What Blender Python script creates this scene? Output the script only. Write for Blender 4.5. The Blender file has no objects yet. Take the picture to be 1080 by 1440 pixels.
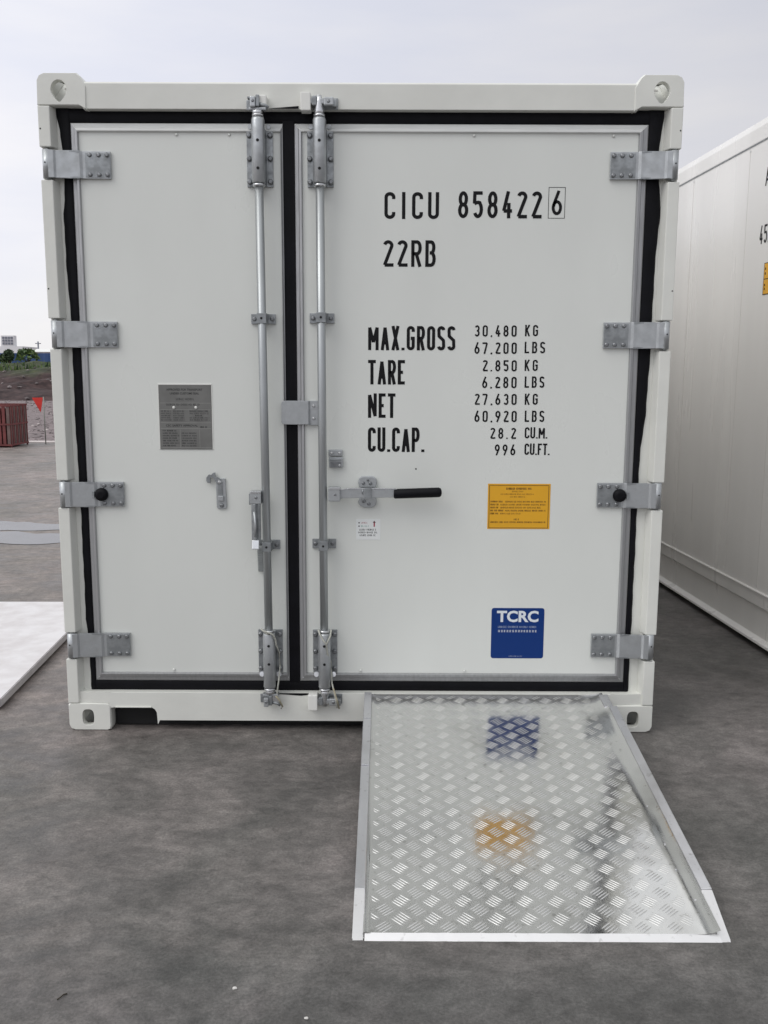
import bpy, bmesh, math, random
from mathutils import Vector, Matrix
sc = bpy.context.scene
R = math.radians
random.seed(7)

# ------------------------------------------------------------------ camera
cam_data = bpy.data.cameras.new("camera")
cam = bpy.data.objects.new("camera", cam_data)
sc.collection.objects.link(cam)
sc.camera = cam
cam_data.sensor_fit = 'VERTICAL'
cam_data.sensor_height = 36.0
cam_data.lens = 31.5
cam_data.clip_start = 0.05
cam_data.clip_end = 3000
CX, CD, CH = 0.1006, 3.5637, 1.4788
right = Vector((0.99999067, 0.00208196, 0.00378586))
up = Vector((-0.00405898, 0.15242946, 0.98830602))
fwd = Vector((-0.00148053, 0.98831216, -0.15243649))
m = Matrix((right, up, -fwd)).transposed().to_4x4()
m.translation = Vector((CX, -CD, CH))
cam.matrix_world = m

# ------------------------------------------------------------------ sky, sun, exposure
SUN_EL, SUN_AZ = R(48), R(236)        # high, behind and left of the photographer, spread by thick cloud
world = bpy.data.worlds.new("World")
sc.world = world
world.use_nodes = True
nt = world.node_tree
nt.nodes.clear()
def N(tree, typ, **kw):
    n = tree.nodes.new(typ)
    for k, v in kw.items():
        if k.startswith('i_'):
            key = k[2:]
            n.inputs[int(key) if key.isdigit() else key.replace('_', ' ')].default_value = v
        else:
            setattr(n, k, v)
    return n
wo = N(nt, 'ShaderNodeOutputWorld')
sky = N(nt, 'ShaderNodeTexSky', sky_type='NISHITA', sun_disc=False, sun_elevation=SUN_EL, sun_rotation=SUN_AZ)
bg_sky = N(nt, 'ShaderNodeBackground'); bg_sky.inputs[1].default_value = 0.10
nt.links.new(sky.outputs[0], bg_sky.inputs[0])
tc = N(nt, 'ShaderNodeTexCoord')
sep = N(nt, 'ShaderNodeSeparateXYZ'); nt.links.new(tc.outputs['Generated'], sep.inputs[0])
# overcast luminance: brighter towards the zenith
grad = N(nt, 'ShaderNodeValToRGB')
cr = grad.color_ramp
cr.elements[0].position = 0.0; cr.elements[0].color = (0.76, 0.755, 0.78, 1)
cr.elements[1].position = 1.0; cr.elements[1].color = (1.22, 1.22, 1.20, 1)
e = cr.elements.new(0.12); e.color = (0.84, 0.825, 0.85, 1)
e = cr.elements.new(0.36); e.color = (0.83, 0.825, 0.865, 1)
e = cr.elements.new(0.62); e.color = (1.02, 1.03, 1.05, 1)
nt.links.new(sep.outputs[2], grad.inputs[0])
mp = N(nt, 'ShaderNodeMapping'); mp.inputs['Scale'].default_value = (1.0, 1.0, 4.5)
nt.links.new(tc.outputs['Generated'], mp.inputs[0])
no = N(nt, 'ShaderNodeTexNoise'); no.inputs['Scale'].default_value = 2.6; no.inputs['Detail'].default_value = 5; no.inputs['Roughness'].default_value = 0.5
nt.links.new(mp.outputs[0], no.inputs[0])
cl = N(nt, 'ShaderNodeValToRGB')
cl.color_ramp.elements[0].position = 0.34; cl.color_ramp.elements[0].color = (0.90, 0.925, 0.985, 1)
cl.color_ramp.elements[1].position = 0.66; cl.color_ramp.elements[1].color = (1.05, 1.045, 1.03, 1)
nt.links.new(no.outputs[0], cl.inputs[0])
mul = N(nt, 'ShaderNodeMixRGB', blend_type='MULTIPLY'); mul.inputs[0].default_value = 1
nt.links.new(grad.outputs[0], mul.inputs[1]); nt.links.new(cl.outputs[0], mul.inputs[2])
bg_cl = N(nt, 'ShaderNodeBackground'); bg_cl.inputs[1].default_value = 1.0
side = N(nt, 'ShaderNodeMath', operation='MULTIPLY_ADD'); side.inputs[1].default_value = -.42; side.inputs[2].default_value = 1.0
nt.links.new(sep.outputs[0], side.inputs[0])       # the cloud is thinner, and brighter, towards the left
vm = N(nt, 'ShaderNodeVectorMath', operation='SCALE'); nt.links.new(mul.outputs[0], vm.inputs[0]); nt.links.new(side.outputs[0], vm.inputs['Scale'])
nt.links.new(vm.outputs[0], bg_cl.inputs[0])
mix = N(nt, 'ShaderNodeMixShader'); mix.inputs[0].default_value = 0.92
nt.links.new(bg_sky.outputs[0], mix.inputs[1]); nt.links.new(bg_cl.outputs[0], mix.inputs[2])
nt.links.new(mix.outputs[0], wo.inputs[0])
sun_d = bpy.data.lights.new("sun", 'SUN')
sun_d.energy = 0.9; sun_d.angle = R(35); sun_d.color = (1, 0.97, 0.93)
sun = bpy.data.objects.new("sun", sun_d); sc.collection.objects.link(sun)
sd = Vector((math.sin(SUN_AZ) * math.cos(SUN_EL), math.cos(SUN_AZ) * math.cos(SUN_EL), math.sin(SUN_EL)))
sun.rotation_euler = sd.to_track_quat('Z', 'Y').to_euler()
sc.view_settings.view_transform = 'Standard'
sc.view_settings.look = 'None'
sc.view_settings.exposure = 0.0
sc.view_settings.gamma = 1.0
sc.cycles.max_bounces = 8
sc.cycles.sample_clamp_indirect = 6

# ------------------------------------------------------------------ materials
def mat(name, col, rough=0.5, metal=0.0, var=0.0, vscale=8.0, col2=None, bump=0.0, bscale=60.0, rvar=0.0, stretch=(1, 1, 1), lo=0.35, hi=0.65, spec=None, detail=6):
    M = bpy.data.materials.new(name); M.use_nodes = True
    t = M.node_tree; b = t.nodes['Principled BSDF']
    b.inputs['Roughness'].default_value = rough; b.inputs['Metallic'].default_value = metal
    b.inputs['Base Color'].default_value = (*col, 1)
    if spec is not None: b.inputs['Specular IOR Level'].default_value = spec
    if var or col2 or rvar or bump:
        co = N(t, 'ShaderNodeTexCoord'); mpn = N(t, 'ShaderNodeMapping'); mpn.inputs['Scale'].default_value = stretch
        t.links.new(co.outputs['Object'], mpn.inputs[0])
        nz = N(t, 'ShaderNodeTexNoise'); nz.inputs['Scale'].default_value = vscale; nz.inputs['Detail'].default_value = detail
        t.links.new(mpn.outputs[0], nz.inputs[0])
        rp = N(t, 'ShaderNodeMapRange'); rp.inputs[1].default_value = lo; rp.inputs[2].default_value = hi
        t.links.new(nz.outputs[0], rp.inputs[0])
        if var or col2:
            mx = N(t, 'ShaderNodeMixRGB')
            c2 = col2 if col2 else tuple(max(0, c * (1 - var)) for c in col)
            mx.inputs[1].default_value = (*col, 1); mx.inputs[2].default_value = (*c2, 1)
            t.links.new(rp.outputs[0], mx.inputs[0]); t.links.new(mx.outputs[0], b.inputs['Base Color'])
        if rvar:
            mr = N(t, 'ShaderNodeMapRange'); mr.inputs[3].default_value = max(0.02, rough - rvar); mr.inputs[4].default_value = min(1, rough + rvar)
            t.links.new(rp.outputs[0], mr.inputs[0]); t.links.new(mr.outputs[0], b.inputs['Roughness'])
        if bump:
            nb = N(t, 'ShaderNodeTexNoise'); nb.inputs['Scale'].default_value = bscale; nb.inputs['Detail'].default_value = 5
            t.links.new(mpn.outputs[0], nb.inputs[0])
            bp = N(t, 'ShaderNodeBump'); bp.inputs['Strength'].default_value = bump; bp.inputs['Distance'].default_value = 0.01
            t.links.new(nb.outputs[0], bp.inputs['Height']); t.links.new(bp.outputs[0], b.inputs['Normal'])
    return M
SEAM = mat('seam_sealant', (0.66, 0.64, 0.61), 0.6)
FRAME = mat('frame_paint', (0.76, 0.765, 0.715), 0.38, var=0.06, vscale=5, bump=0.10, bscale=22, rvar=0.08)
DOORP = mat('door_paint', (0.745, 0.762, 0.725), 0.33, var=0.05, vscale=2.6, bump=0.07, bscale=2.6, rvar=0.07, stretch=(1, 1, .45))
SIDEP = mat('side_paint', (0.82, 0.805, 0.775), 0.32, var=0.09, vscale=3.0, bump=0.22, bscale=3.0, rvar=0.10, stretch=(1, 1, .10))
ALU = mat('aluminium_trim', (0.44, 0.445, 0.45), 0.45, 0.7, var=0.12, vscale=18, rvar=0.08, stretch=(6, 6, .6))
ALULIGHT = mat('lit_aluminium_trim', (0.66, 0.67, 0.655), 0.42, 0.05, var=0.1, vscale=12, rvar=0.08, stretch=(.6, 6, 6))  # aluminium lightened: the top trim's brighter reflection is put into the colour
GALV = mat('galvanised_steel', (0.49, 0.51, 0.52), 0.42, 0.65, var=0.15, vscale=26, bump=0.05, bscale=90, rvar=0.14)
BARM = mat('locking_bar_steel', (0.43, 0.45, 0.455), 0.40, 0.7, var=0.10, vscale=9, rvar=0.05, stretch=(3, 3, .5))
GALVD = mat('dull_galvanised_steel', (0.37, 0.39, 0.40), 0.46, 0.7, var=0.3, vscale=40, bump=0.08, bscale=90, rvar=0.1)
BRIGHT = mat('bright_steel', (0.72, 0.73, 0.74), 0.28, 0.9, var=0.15, vscale=30, rvar=0.1)
BOLT = mat('bolt_steel', (0.30, 0.31, 0.32), 0.4, 0.8, var=0.3, vscale=60)
RUB = mat('black_rubber', (0.0045, 0.0045, 0.007), 0.6, var=0.4, vscale=14, bump=0.1, bscale=60, spec=0.18)
HOLE = mat('dark_hole', (0.01, 0.01, 0.01), 0.9)
DARK = mat('underframe_paint', (0.035, 0.035, 0.035), 0.85)
INK = mat('black_lettering', (0.006, 0.006, 0.007), 0.55, spec=0.2)
WHITE = mat('white_plastic', (0.80, 0.80, 0.76), 0.4)
PLATE = mat('etched_plate', (0.20, 0.20, 0.19), 0.45, 0.35, var=0.15, vscale=20)
PLINK = mat('plate_ink', (0.035, 0.035, 0.035), 0.6)
PLLITE = mat('plate_line', (0.33, 0.33, 0.31), 0.5)
YEL = mat('yellow_vinyl', (0.78, 0.40, 0.018), 0.42, var=0.05, vscale=10)
YINK = mat('yellow_label_ink', (0.20, 0.09, 0.01), 0.6)
BLUE = mat('blue_vinyl', (0.003, 0.033, 0.175), 0.45, spec=0.25)
BLINK = mat('white_vinyl', (0.72, 0.76, 0.80), 0.45)
BLPALE = mat('pale_blue_vinyl', (0.30, 0.36, 0.50), 0.45)
STICK = mat('white_sticker', (0.78, 0.80, 0.79), 0.45)
REDINK = mat('red_ink', (0.33, 0.03, 0.06), 0.5)
GREENINK = mat('green_ink', (0.05, 0.25, 0.2), 0.5)
ROPE = mat('rope', (0.52, 0.52, 0.46), 0.8, var=0.3, vscale=80)
ROPEO = mat('old_rope', (0.42, 0.38, 0.27), 0.8, var=0.3, vscale=80)

def ramp_mat(name, base, rough, stains):
    M = bpy.data.materials.new(name); M.use_nodes = True
    t = M.node_tree; b = t.nodes['Principled BSDF']; b.inputs['Metallic'].default_value = 0.93
    co = N(t, 'ShaderNodeTexCoord')
    n1 = N(t, 'ShaderNodeTexNoise'); n1.inputs['Scale'].default_value = 9; n1.inputs['Detail'].default_value = 7; n1.inputs['Roughness'].default_value = .65
    n2 = N(t, 'ShaderNodeTexNoise'); n2.inputs['Scale'].default_value = 3.2; n2.inputs['Detail'].default_value = 3
    n3 = N(t, 'ShaderNodeTexNoise'); n3.inputs['Scale'].default_value = 42; n3.inputs['Detail'].default_value = 4
    for n in (n1, n2, n3): t.links.new(co.outputs['Object'], n.inputs[0])
    r1 = N(t, 'ShaderNodeMapRange'); r1.inputs[1].default_value = .35; r1.inputs[2].default_value = .7
    r1.inputs[3].default_value = rough - .05; r1.inputs[4].default_value = rough + .10
    t.links.new(n1.outputs[0], r1.inputs[0]); t.links.new(r1.outputs[0], b.inputs['Roughness'])
    r2 = N(t, 'ShaderNodeMapRange'); r2.inputs[1].default_value = .56; r2.inputs[2].default_value = .78; r2.inputs[4].default_value = stains
    t.links.new(n2.outputs[0], r2.inputs[0])
    r3 = N(t, 'ShaderNodeMapRange'); r3.inputs[1].default_value = .62; r3.inputs[2].default_value = .75; r3.inputs[4].default_value = stains
    t.links.new(n3.outputs[0], r3.inputs[0])
    add = N(t, 'ShaderNodeMath', operation='ADD', use_clamp=True); t.links.new(r2.outputs[0], add.inputs[0]); t.links.new(r3.outputs[0], add.inputs[1])
    mx = N(t, 'ShaderNodeMixRGB'); mx.inputs[1].default_value = (*base, 1); mx.inputs[2].default_value = (base[0] * .42, base[1] * .41, base[2] * .39, 1)
    t.links.new(add.outputs[0], mx.inputs[0]); t.links.new(mx.outputs[0], b.inputs['Base Color'])
    bp = N(t, 'ShaderNodeBump'); bp.inputs['Strength'].default_value = .05; bp.inputs['Distance'].default_value = .01
    t.links.new(n1.outputs[0], bp.inputs['Height']); t.links.new(bp.outputs[0], b.inputs['Normal'])
    return M
RPLATE = ramp_mat('checker_plate', (0.70, 0.70, 0.685), 0.10, 0.6)
RBAR = ramp_mat('checker_tread', (0.72, 0.715, 0.70), 0.33, 0.25)
RRAIL = ramp_mat('ramp_rail', (0.72, 0.72, 0.74), 0.36, 0.5)
RLIP = ramp_mat('ramp_lip', (0.86, 0.85, 0.85), 0.42, 0.5)
SLAB = mat('slab_top', (0.70, 0.685, 0.69), 0.5, 0.0, col2=(0.60, 0.575, 0.575), vscale=9, bump=0.1, bscale=20, rvar=.1)
SLABS = mat('slab_side', (0.55, 0.54, 0.55), 0.5, 0.2, var=.15, vscale=9)

def ground_mat():
    M = bpy.data.materials.new('yard_concrete'); M.use_nodes = True
    t = M.node_tree; b = t.nodes['Principled BSDF']
    co = N(t, 'ShaderNodeTexCoord')
    def noise(s, d, r=.55, st=(1, 1, 1), dist=0):
        mpn = N(t, 'ShaderNodeMapping'); mpn.inputs['Scale'].default_value = st
        t.links.new(co.outputs['Object'], mpn.inputs[0])
        n = N(t, 'ShaderNodeTexNoise'); n.inputs['Scale'].default_value = s; n.inputs['Detail'].default_value = d; n.inputs['Roughness'].default_value = r; n.inputs['Distortion'].default_value = dist
        t.links.new(mpn.outputs[0], n.inputs[0]); return n
    def mr(src, a, b_, c, d):
        n = N(t, 'ShaderNodeMapRange'); n.inputs[1].default_value = a; n.inputs[2].default_value = b_; n.inputs[3].default_value = c; n.inputs[4].default_value = d
        t.links.new(src, n.inputs[0]); return n
    big = noise(.9, 6, .6, dist=.6); mid = noise(5.5, 9, .72); fine = noise(120, 4, .75); swirl = noise(2.2, 8, .7, (1, 1.7, 1), 1.0)
    m1 = N(t, 'ShaderNodeMixRGB'); m1.inputs[1].default_value = (0.102, 0.099, 0.092, 1); m1.inputs[2].default_value = (0.156, 0.141, 0.134, 1)
    a = mr(big.outputs[0], .35, .65, 0, 1); t.links.new(a.outputs[0], m1.inputs[0])
    m2 = N(t, 'ShaderNodeMixRGB', blend_type='MULTIPLY'); m2.inputs[0].default_value = 1
    b2 = mr(mid.outputs[0], .3, .7, .70, 1.28); t.links.new(m1.outputs[0], m2.inputs[1]); t.links.new(b2.outputs[0], m2.inputs[2])
    m3 = N(t, 'ShaderNodeMixRGB', blend_type='MULTIPLY'); m3.inputs[0].default_value = 1
    b3 = mr(swirl.outputs[0], .37, .63, .74, 1.20); t.links.new(m2.outputs[0], m3.inputs[1]); t.links.new(b3.outputs[0], m3.inputs[2])
    m4 = N(t, 'ShaderNodeMixRGB', blend_type='MULTIPLY'); m4.inputs[0].default_value = 1
    b4 = mr(fine.outputs[0], .3, .7, .66, 1.34); t.links.new(m3.outputs[0], m4.inputs[1]); t.links.new(b4.outputs[0], m4.inputs[2])
    mid2 = noise(19, 7, .7, (1, 1.3, 1), .4); b45 = mr(mid2.outputs[0], .34, .66, .74, 1.24)
    m45 = N(t, 'ShaderNodeMixRGB', blend_type='MULTIPLY'); m45.inputs[0].default_value = 1
    t.links.new(m4.outputs[0], m45.inputs[1]); t.links.new(b45.outputs[0], m45.inputs[2]); m4 = m45
    # scattered small scuffs and chips
    sp = noise(11, 6, .8); s5 = mr(sp.outputs[0], .66, .72, 0, .5)
    m5 = N(t, 'ShaderNodeMixRGB'); m5.inputs[2].default_value = (0.23, 0.20, 0.185, 1)
    t.links.new(m4.outputs[0], m5.inputs[1]); t.links.new(s5.outputs[0], m5.inputs[0])
    dk = noise(8, 5, .75, (1, 1.8, 1), .5); s6 = mr(dk.outputs[0], .64, .74, 0, .55)
    m6 = N(t, 'ShaderNodeMixRGB'); m6.inputs[2].default_value = (0.055, 0.052, 0.050, 1)
    t.links.new(m5.outputs[0], m6.inputs[1]); t.links.new(s6.outputs[0], m6.inputs[0])
    # dry concrete and painted-in sky sheen lighten the left rear; damp dark front
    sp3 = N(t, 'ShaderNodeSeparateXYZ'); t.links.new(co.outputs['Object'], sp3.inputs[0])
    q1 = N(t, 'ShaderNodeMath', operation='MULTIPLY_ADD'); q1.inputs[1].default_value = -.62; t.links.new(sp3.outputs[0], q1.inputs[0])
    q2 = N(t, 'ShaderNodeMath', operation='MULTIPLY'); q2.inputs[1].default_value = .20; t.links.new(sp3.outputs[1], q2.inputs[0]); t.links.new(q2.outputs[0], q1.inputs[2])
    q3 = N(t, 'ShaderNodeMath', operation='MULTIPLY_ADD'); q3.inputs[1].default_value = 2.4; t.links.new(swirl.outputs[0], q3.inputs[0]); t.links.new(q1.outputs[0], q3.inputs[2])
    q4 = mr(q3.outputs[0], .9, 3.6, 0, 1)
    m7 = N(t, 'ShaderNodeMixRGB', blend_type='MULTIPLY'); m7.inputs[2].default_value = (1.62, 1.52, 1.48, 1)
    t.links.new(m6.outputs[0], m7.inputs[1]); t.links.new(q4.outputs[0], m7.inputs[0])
    # damp patch across the near foreground
    d1 = N(t, 'ShaderNodeMath', operation='MULTIPLY_ADD'); d1.inputs[1].default_value = .55; t.links.new(big.outputs[0], d1.inputs[0]); t.links.new(sp3.outputs[1], d1.inputs[2])
    d2 = mr(d1.outputs[0], -1.16, -1.36, 0, .75)
    m8 = N(t, 'ShaderNodeMixRGB', blend_type='MULTIPLY'); m8.inputs[2].default_value = (.82, .83, .85, 1)
    t.links.new(m7.outputs[0], m8.inputs[1]); t.links.new(d2.outputs[0], m8.inputs[0])
    t.links.new(m8.outputs[0], b.inputs['Base Color'])
    rr = mr(swirl.outputs[0], .38, .62, .42, .78); t.links.new(rr.outputs[0], b.inputs['Roughness'])
    bp = N(t, 'ShaderNodeBump'); bp.inputs['Strength'].default_value = .35; bp.inputs['Distance'].default_value = .004
    ad = N(t, 'ShaderNodeMath', operation='ADD'); t.links.new(mid.outputs[0], ad.inputs[0]); t.links.new(fine.outputs[0], ad.inputs[1])
    t.links.new(ad.outputs[0], bp.inputs['Height']); t.links.new(bp.outputs[0], b.inputs['Normal'])
    return M
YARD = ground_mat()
KERB = mat('kerb_concrete', (0.62, 0.56, 0.54), 0.8, var=.2, vscale=2)
GRAVEL = mat('gravel', (0.22, 0.175, 0.175), 0.85, col2=(0.15, 0.12, 0.12), vscale=3, bump=.8, bscale=6, lo=.4, hi=.6)
STONE = mat('stone', (0.28, 0.24, 0.24), 0.85, col2=(0.13, 0.11, 0.11), vscale=2, lo=.45, hi=.55)
PUDM = mat('puddle_water', (0.085, 0.085, 0.09), 0.12, spec=0.45, rvar=.03, vscale=3, bump=.02, bscale=8)
FBLUE = mat('blue_sheet_fence', (0.035, 0.085, 0.23), 0.5, var=.3, vscale=.6, stretch=(1, 1, .05))
LEAF = mat('leaf_green', (0.06, 0.12, 0.03), 0.6, col2=(0.12, 0.17, 0.04), vscale=2)
LEAFD = mat('dark_leaf', (0.025, 0.05, 0.022), 0.6, col2=(0.05, 0.085, 0.03), vscale=2)
BARK = mat('bark', (0.07, 0.05, 0.04), 0.9)
BLDW = mat('building_render', (0.80, 0.80, 0.81), 0.7, var=.08, vscale=.3)
BLDG = mat('building_glass', (0.20, 0.21, 0.25), 0.3)
REDP = mat('red_painted_steel', (0.20, 0.048, 0.046), 0.6, var=.35, vscale=6)
REDG = mat('grey_slat', (0.18, 0.12, 0.11), 0.7, var=.3, vscale=5)
REDF = mat('red_cloth', (0.62, 0.035, 0.025), 0.7, var=.1, vscale=8)
POLEM = mat('pole_paint', (0.26, 0.27, 0.24), 0.6)
CHIP = mat('chip_white', (0.62, 0.60, 0.57), 0.8)
TWIG = mat('twig_bark', (0.04, 0.032, 0.02), 0.9)

# ------------------------------------------------------------------ mesh helpers
col = sc.collection
def empty(name, loc=(0, 0, 0), rz=0):
    o = bpy.data.objects.new(name, None); o.location = loc; o.rotation_euler.z = rz
    o.empty_display_size = .2; col.objects.link(o); return o
def tag(o, label=None, cat=None, group=None, kind=None):
    if label: o['label'] = label
    if cat: o['category'] = cat
    if group: o['group'] = group
    if kind: o['kind'] = kind
    return o
class MB:
    """collects shapes into ONE mesh object; each shape carries its own material"""
    def __init__(s): s.bm = bmesh.new(); s.mats = []
    def mi(s, m):
        if m not in s.mats: s.mats.append(m)
        return s.mats.index(m)
    def _fin(s, faces, m, smooth=False):
        i = s.mi(m)
        for f in faces:
            if f.is_valid: f.material_index = i; f.smooth = smooth
    def box(s, x0, x1, y0, y1, z0, z1, m, bev=0.0, T=None):
        b = bmesh.new(); bmesh.ops.create_cube(b, size=1)
        for v in b.verts: v.co = Vector(((x0 + x1) / 2 + v.co.x * (x1 - x0), (y0 + y1) / 2 + v.co.y * (y1 - y0), (z0 + z1) / 2 + v.co.z * (z1 - z0)))
        if bev: bmesh.ops.bevel(b, geom=b.edges[:], offset=bev, segments=2, affect='EDGES', profile=.6)
        s.merge(b, m, T)
    def merge(s, b, m, T=None, smooth=False):
        i = s.mi(m); mp_ = {}
        for v in b.verts: mp_[v] = s.bm.verts.new(T(v.co) if callable(T) else (T @ v.co if T else v.co))
        for f in b.faces:
            try: g = s.bm.faces.new([mp_[v] for v in f.verts]); g.material_index = i; g.smooth = smooth
            except ValueError: pass
        b.free()
    def prism(s, pts, a0, a1, axis, m, bev=0.0, T=None):
        """2D outline swept along an axis; pts order: axis x -> (y,z); y -> (x,z); z -> (x,y)"""
        def P(p, a): return {'x': (a, p[0], p[1]), 'y': (p[0], a, p[1]), 'z': (p[0], p[1], a)}[axis]
        b = bmesh.new(); A = [b.verts.new(P(p, a0)) for p in pts]; B = [b.verts.new(P(p, a1)) for p in pts]
        n = len(pts)
        for k in range(n): b.faces.new((A[k], A[(k + 1) % n], B[(k + 1) % n], B[k]))
        b.faces.new(A[::-1]); b.faces.new(B)
        bmesh.ops.recalc_face_normals(b, faces=b.faces[:])
        if bev: bmesh.ops.bevel(b, geom=b.edges[:], offset=bev, segments=2, affect='EDGES', profile=.6)
        s.merge(b, m, T)
    def tube(s, pts, r, m, n=12, caps=True, smooth=True, rs=None):
        pts = [Vector(p) for p in pts]; i = s.mi(m); rings = []
        t0 = (pts[1] - pts[0]).normalized(); ref = Vector((0, 0, 1)) if abs(t0.z) < .9 else Vector((1, 0, 0))
        for k, p in enumerate(pts):
            t = (pts[min(k + 1, len(pts) - 1)] - pts[max(k - 1, 0)]).normalized()
            a = t.cross(ref).normalized(); b = t.cross(a)
            rr = rs[k] if rs else r
            rings.append([s.bm.verts.new(p + (a * math.cos(q) + b * math.sin(q)) * rr) for q in [2 * math.pi * j / n for j in range(n)]])
        for A, B in zip(rings, rings[1:]):
            for j in range(n):
                f = s.bm.faces.new((A[j], A[(j + 1) % n], B[(j + 1) % n], B[j])); f.material_index = i; f.smooth = smooth
        if caps:
            for q in (rings[0][::-1], rings[-1]): f = s.bm.faces.new(q); f.material_index = i
    def cyl(s, p0, p1, r, m, n=14): s.tube([p0, p1], r, m, n)
    def poly(s, pts, m):
        f = s.bm.faces.new([s.bm.verts.new(p) for p in pts]); f.material_index = s.mi(m); return f
    def bolt(s, x, y, z, r=.0075, h=.006, m=None):
        m = m or BOLT
        s.tube([(x, y, z), (x, y - h * .6, z), (x, y - h, z)], r, m, 8, rs=[r, r, r * .55])
    def build(s, name, parent=None, loc=None, fix=True):
        me = bpy.data.meshes.new(name)
        if fix: bmesh.ops.recalc_face_normals(s.bm, faces=s.bm.faces[:])
        s.bm.to_mesh(me); s.bm.free()
        for mm in s.mats: me.materials.append(mm)
        o = bpy.data.objects.new(name, me); col.objects.link(o)
        if parent: o.parent = parent
        if loc: o.location = loc
        return o
def copy_tree(o, parent=None):
    c = o.copy(); col.objects.link(c)
    if parent is not None: c.parent = parent
    for ch in list(o.children): copy_tree(ch, c)
    return c

# ------------------------------------------------------------------ stencil lettering (stroke font, cell height 1)
def arc(cx, cy, rx, ry, a0, a1, n=9):
    return [(cx + rx * math.cos(R(a0 + (a1 - a0) * k / n)), cy + ry * math.sin(R(a0 + (a1 - a0) * k / n))) for k in range(n + 1)]
def glyph(ch, w, t):
    a, b = w - t, 1 - t; r = a / 2
    if ch == 'C': L = [[(a, b - r - .07)] + arc(r, b - r, r, r, 0, 180) + arc(r, r, r, r, 180, 360) + [(a, r + .07)]]
    elif ch == 'G': L = [[(a, b - r - .07)] + arc(r, b - r, r, r, 0, 180) + arc(r, r, r, r, 180, 360) + [(a, .43), (.5 * a, .43)]]
    elif ch in 'O0': L = [arc(r, b - r, r, r, 0, 180) + arc(r, r, r, r, 180, 360) + [(a, b - r)]]
    elif ch == 'U': L = [[(0, b + t / 2)] + arc(r, r, r, r, 180, 360) + [(a, b + t / 2)]]
    elif ch == 'I': L = [[(r, b + t / 2), (r, -t / 2)]]
    elif ch == '8': L = [arc(r, .745 * b, r * .88, .255 * b, 0, 360, 18), arc(r, .26 * b, r, .26 * b, 0, 360, 18)]
    elif ch == '5': L = [[(a + t * .3, b), (.04 * a, b), (0, .55 * b)] + arc(r, .50 * b, r, .10 * b, 140, 60, 3) + arc(r, .30 * b, r, .30 * b, 35, -150, 10)]
    elif ch == '4': L = [[(.62 * a, b + t / 2), (0, .24 * b), (a + t * .4, .24 * b)], [(.72 * a, .58 * b), (.72 * a, -t / 2)]]
    elif ch == '2': L = [arc(r, b - r, r, r, 165, -25, 9) + [(0, 0), (a + t / 2, 0)]]
    elif ch == '6': L = [[(.72 * a, b + t / 2), (.12 * a, .48 * b), (0, .30 * b)] + arc(r, .28 * b, r, .28 * b, 180, 530, 18)]
    elif ch == '9': L = [[(.28 * a, -t / 2), (.88 * a, .52 * b), (a, .70 * b)] + arc(r, .72 * b, r, .28 * b, 0, 350, 18)]
    elif ch == '3': L = [arc(r, .755 * b, r * .95, .245 * b, 155, -80, 9) + [(.4 * a, .51 * b)], arc(r, .265 * b, r, .265 * b, 85, -155, 11)]
    elif ch == '7': L = [[(-t / 2, b), (a, b), (.3 * a, -t / 2)]]
    elif ch == 'R': L = [[(0, -t / 2), (0, b)] + arc(.6 * a, .745 * b, .4 * a, .255 * b, 90, -90, 8) + [(0, .49 * b)], [(.5 * a, .47 * b), (a, -t / 2)]]
    elif ch == 'P': L = [[(0, -t / 2), (0, b)] + arc(.6 * a, .735 * b, .4 * a, .265 * b, 90, -90, 8) + [(0, .47 * b)]]
    elif ch == 'B': L = [[(0, .0), (0, b)] + arc(.58 * a, .765 * b, .36 * a, .235 * b, 90, -90, 8) + [(.1, .53 * b)], [(.1, .53 * b)] + arc(.6 * a, .265 * b, .4 * a, .265 * b, 90, -90, 8) + [(-t / 2, 0)]]
    elif ch == 'M': L = [[(0, -t / 2), (0, b), (r, .30 * b), (a, b), (a, -t / 2)]]
    elif ch == 'N': L = [[(0, -t / 2), (0, b), (a, 0), (a, b + t / 2)]]
    elif ch == 'A': L = [[(0, -t / 2), (r, b), (a, -t / 2)], [(.16 * a, .27 * b), (.84 * a, .27 * b)]]
    elif ch == 'X': L = [[(0, b + t / 2), (a, -t / 2)], [(a, b + t / 2), (0, -t / 2)]]
    elif ch == 'T': L = [[(-t / 2, b), (a + t / 2, b)], [(r, b), (r, -t / 2)]]
    elif ch == 'E': L = [[(a + t * .4, b), (0, b), (0, 0), (a + t * .4, 0)], [(0, .5 * b), (a * .85, .5 * b)]]
    elif ch == 'F': L = [[(a + t * .4, b), (0, b), (0, -t / 2)], [(0, .5 * b), (a * .85, .5 * b)]]
    elif ch == 'L': L = [[(0, b + t / 2), (0, 0), (a + t * .4, 0)]]
    elif ch == 'K': L = [[(0, b + t / 2), (0, -t / 2)], [(a, b + t / 2), (0, .38 * b)], [(.3 * a, .54 * b), (a, -t / 2)]]
    elif ch == '1': L = [[(.1 * a, .8 * b), (r, b), (r, -t / 2)]]
    elif ch == 'S': L = [arc(r, b - r, r, r, 5, 180, 8) + [(.06 * a, .60 * b), (.5 * a, .50 * b), (.94 * a, .40 * b)] + arc(r, r, r, r, 0, -175, 8)]
    elif ch == '.': L = [[(0, t / 2 * .6), (0, -t / 2)]]
    elif ch == ',': L = [[(0.02, t / 2 * .6), (-.02, -t * .75)]]
    else: L = []
    return [[(x + t / 2, y + t / 2) for x, y in l] for l in L]
WID = {'M': 1.3, 'N': 1.1, 'I': .62, '.': .42, ',': .42, '1': .8, 'E': .92, 'T': .96, 'F': .92, 'L': .92, 'A': 1.06}
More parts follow.
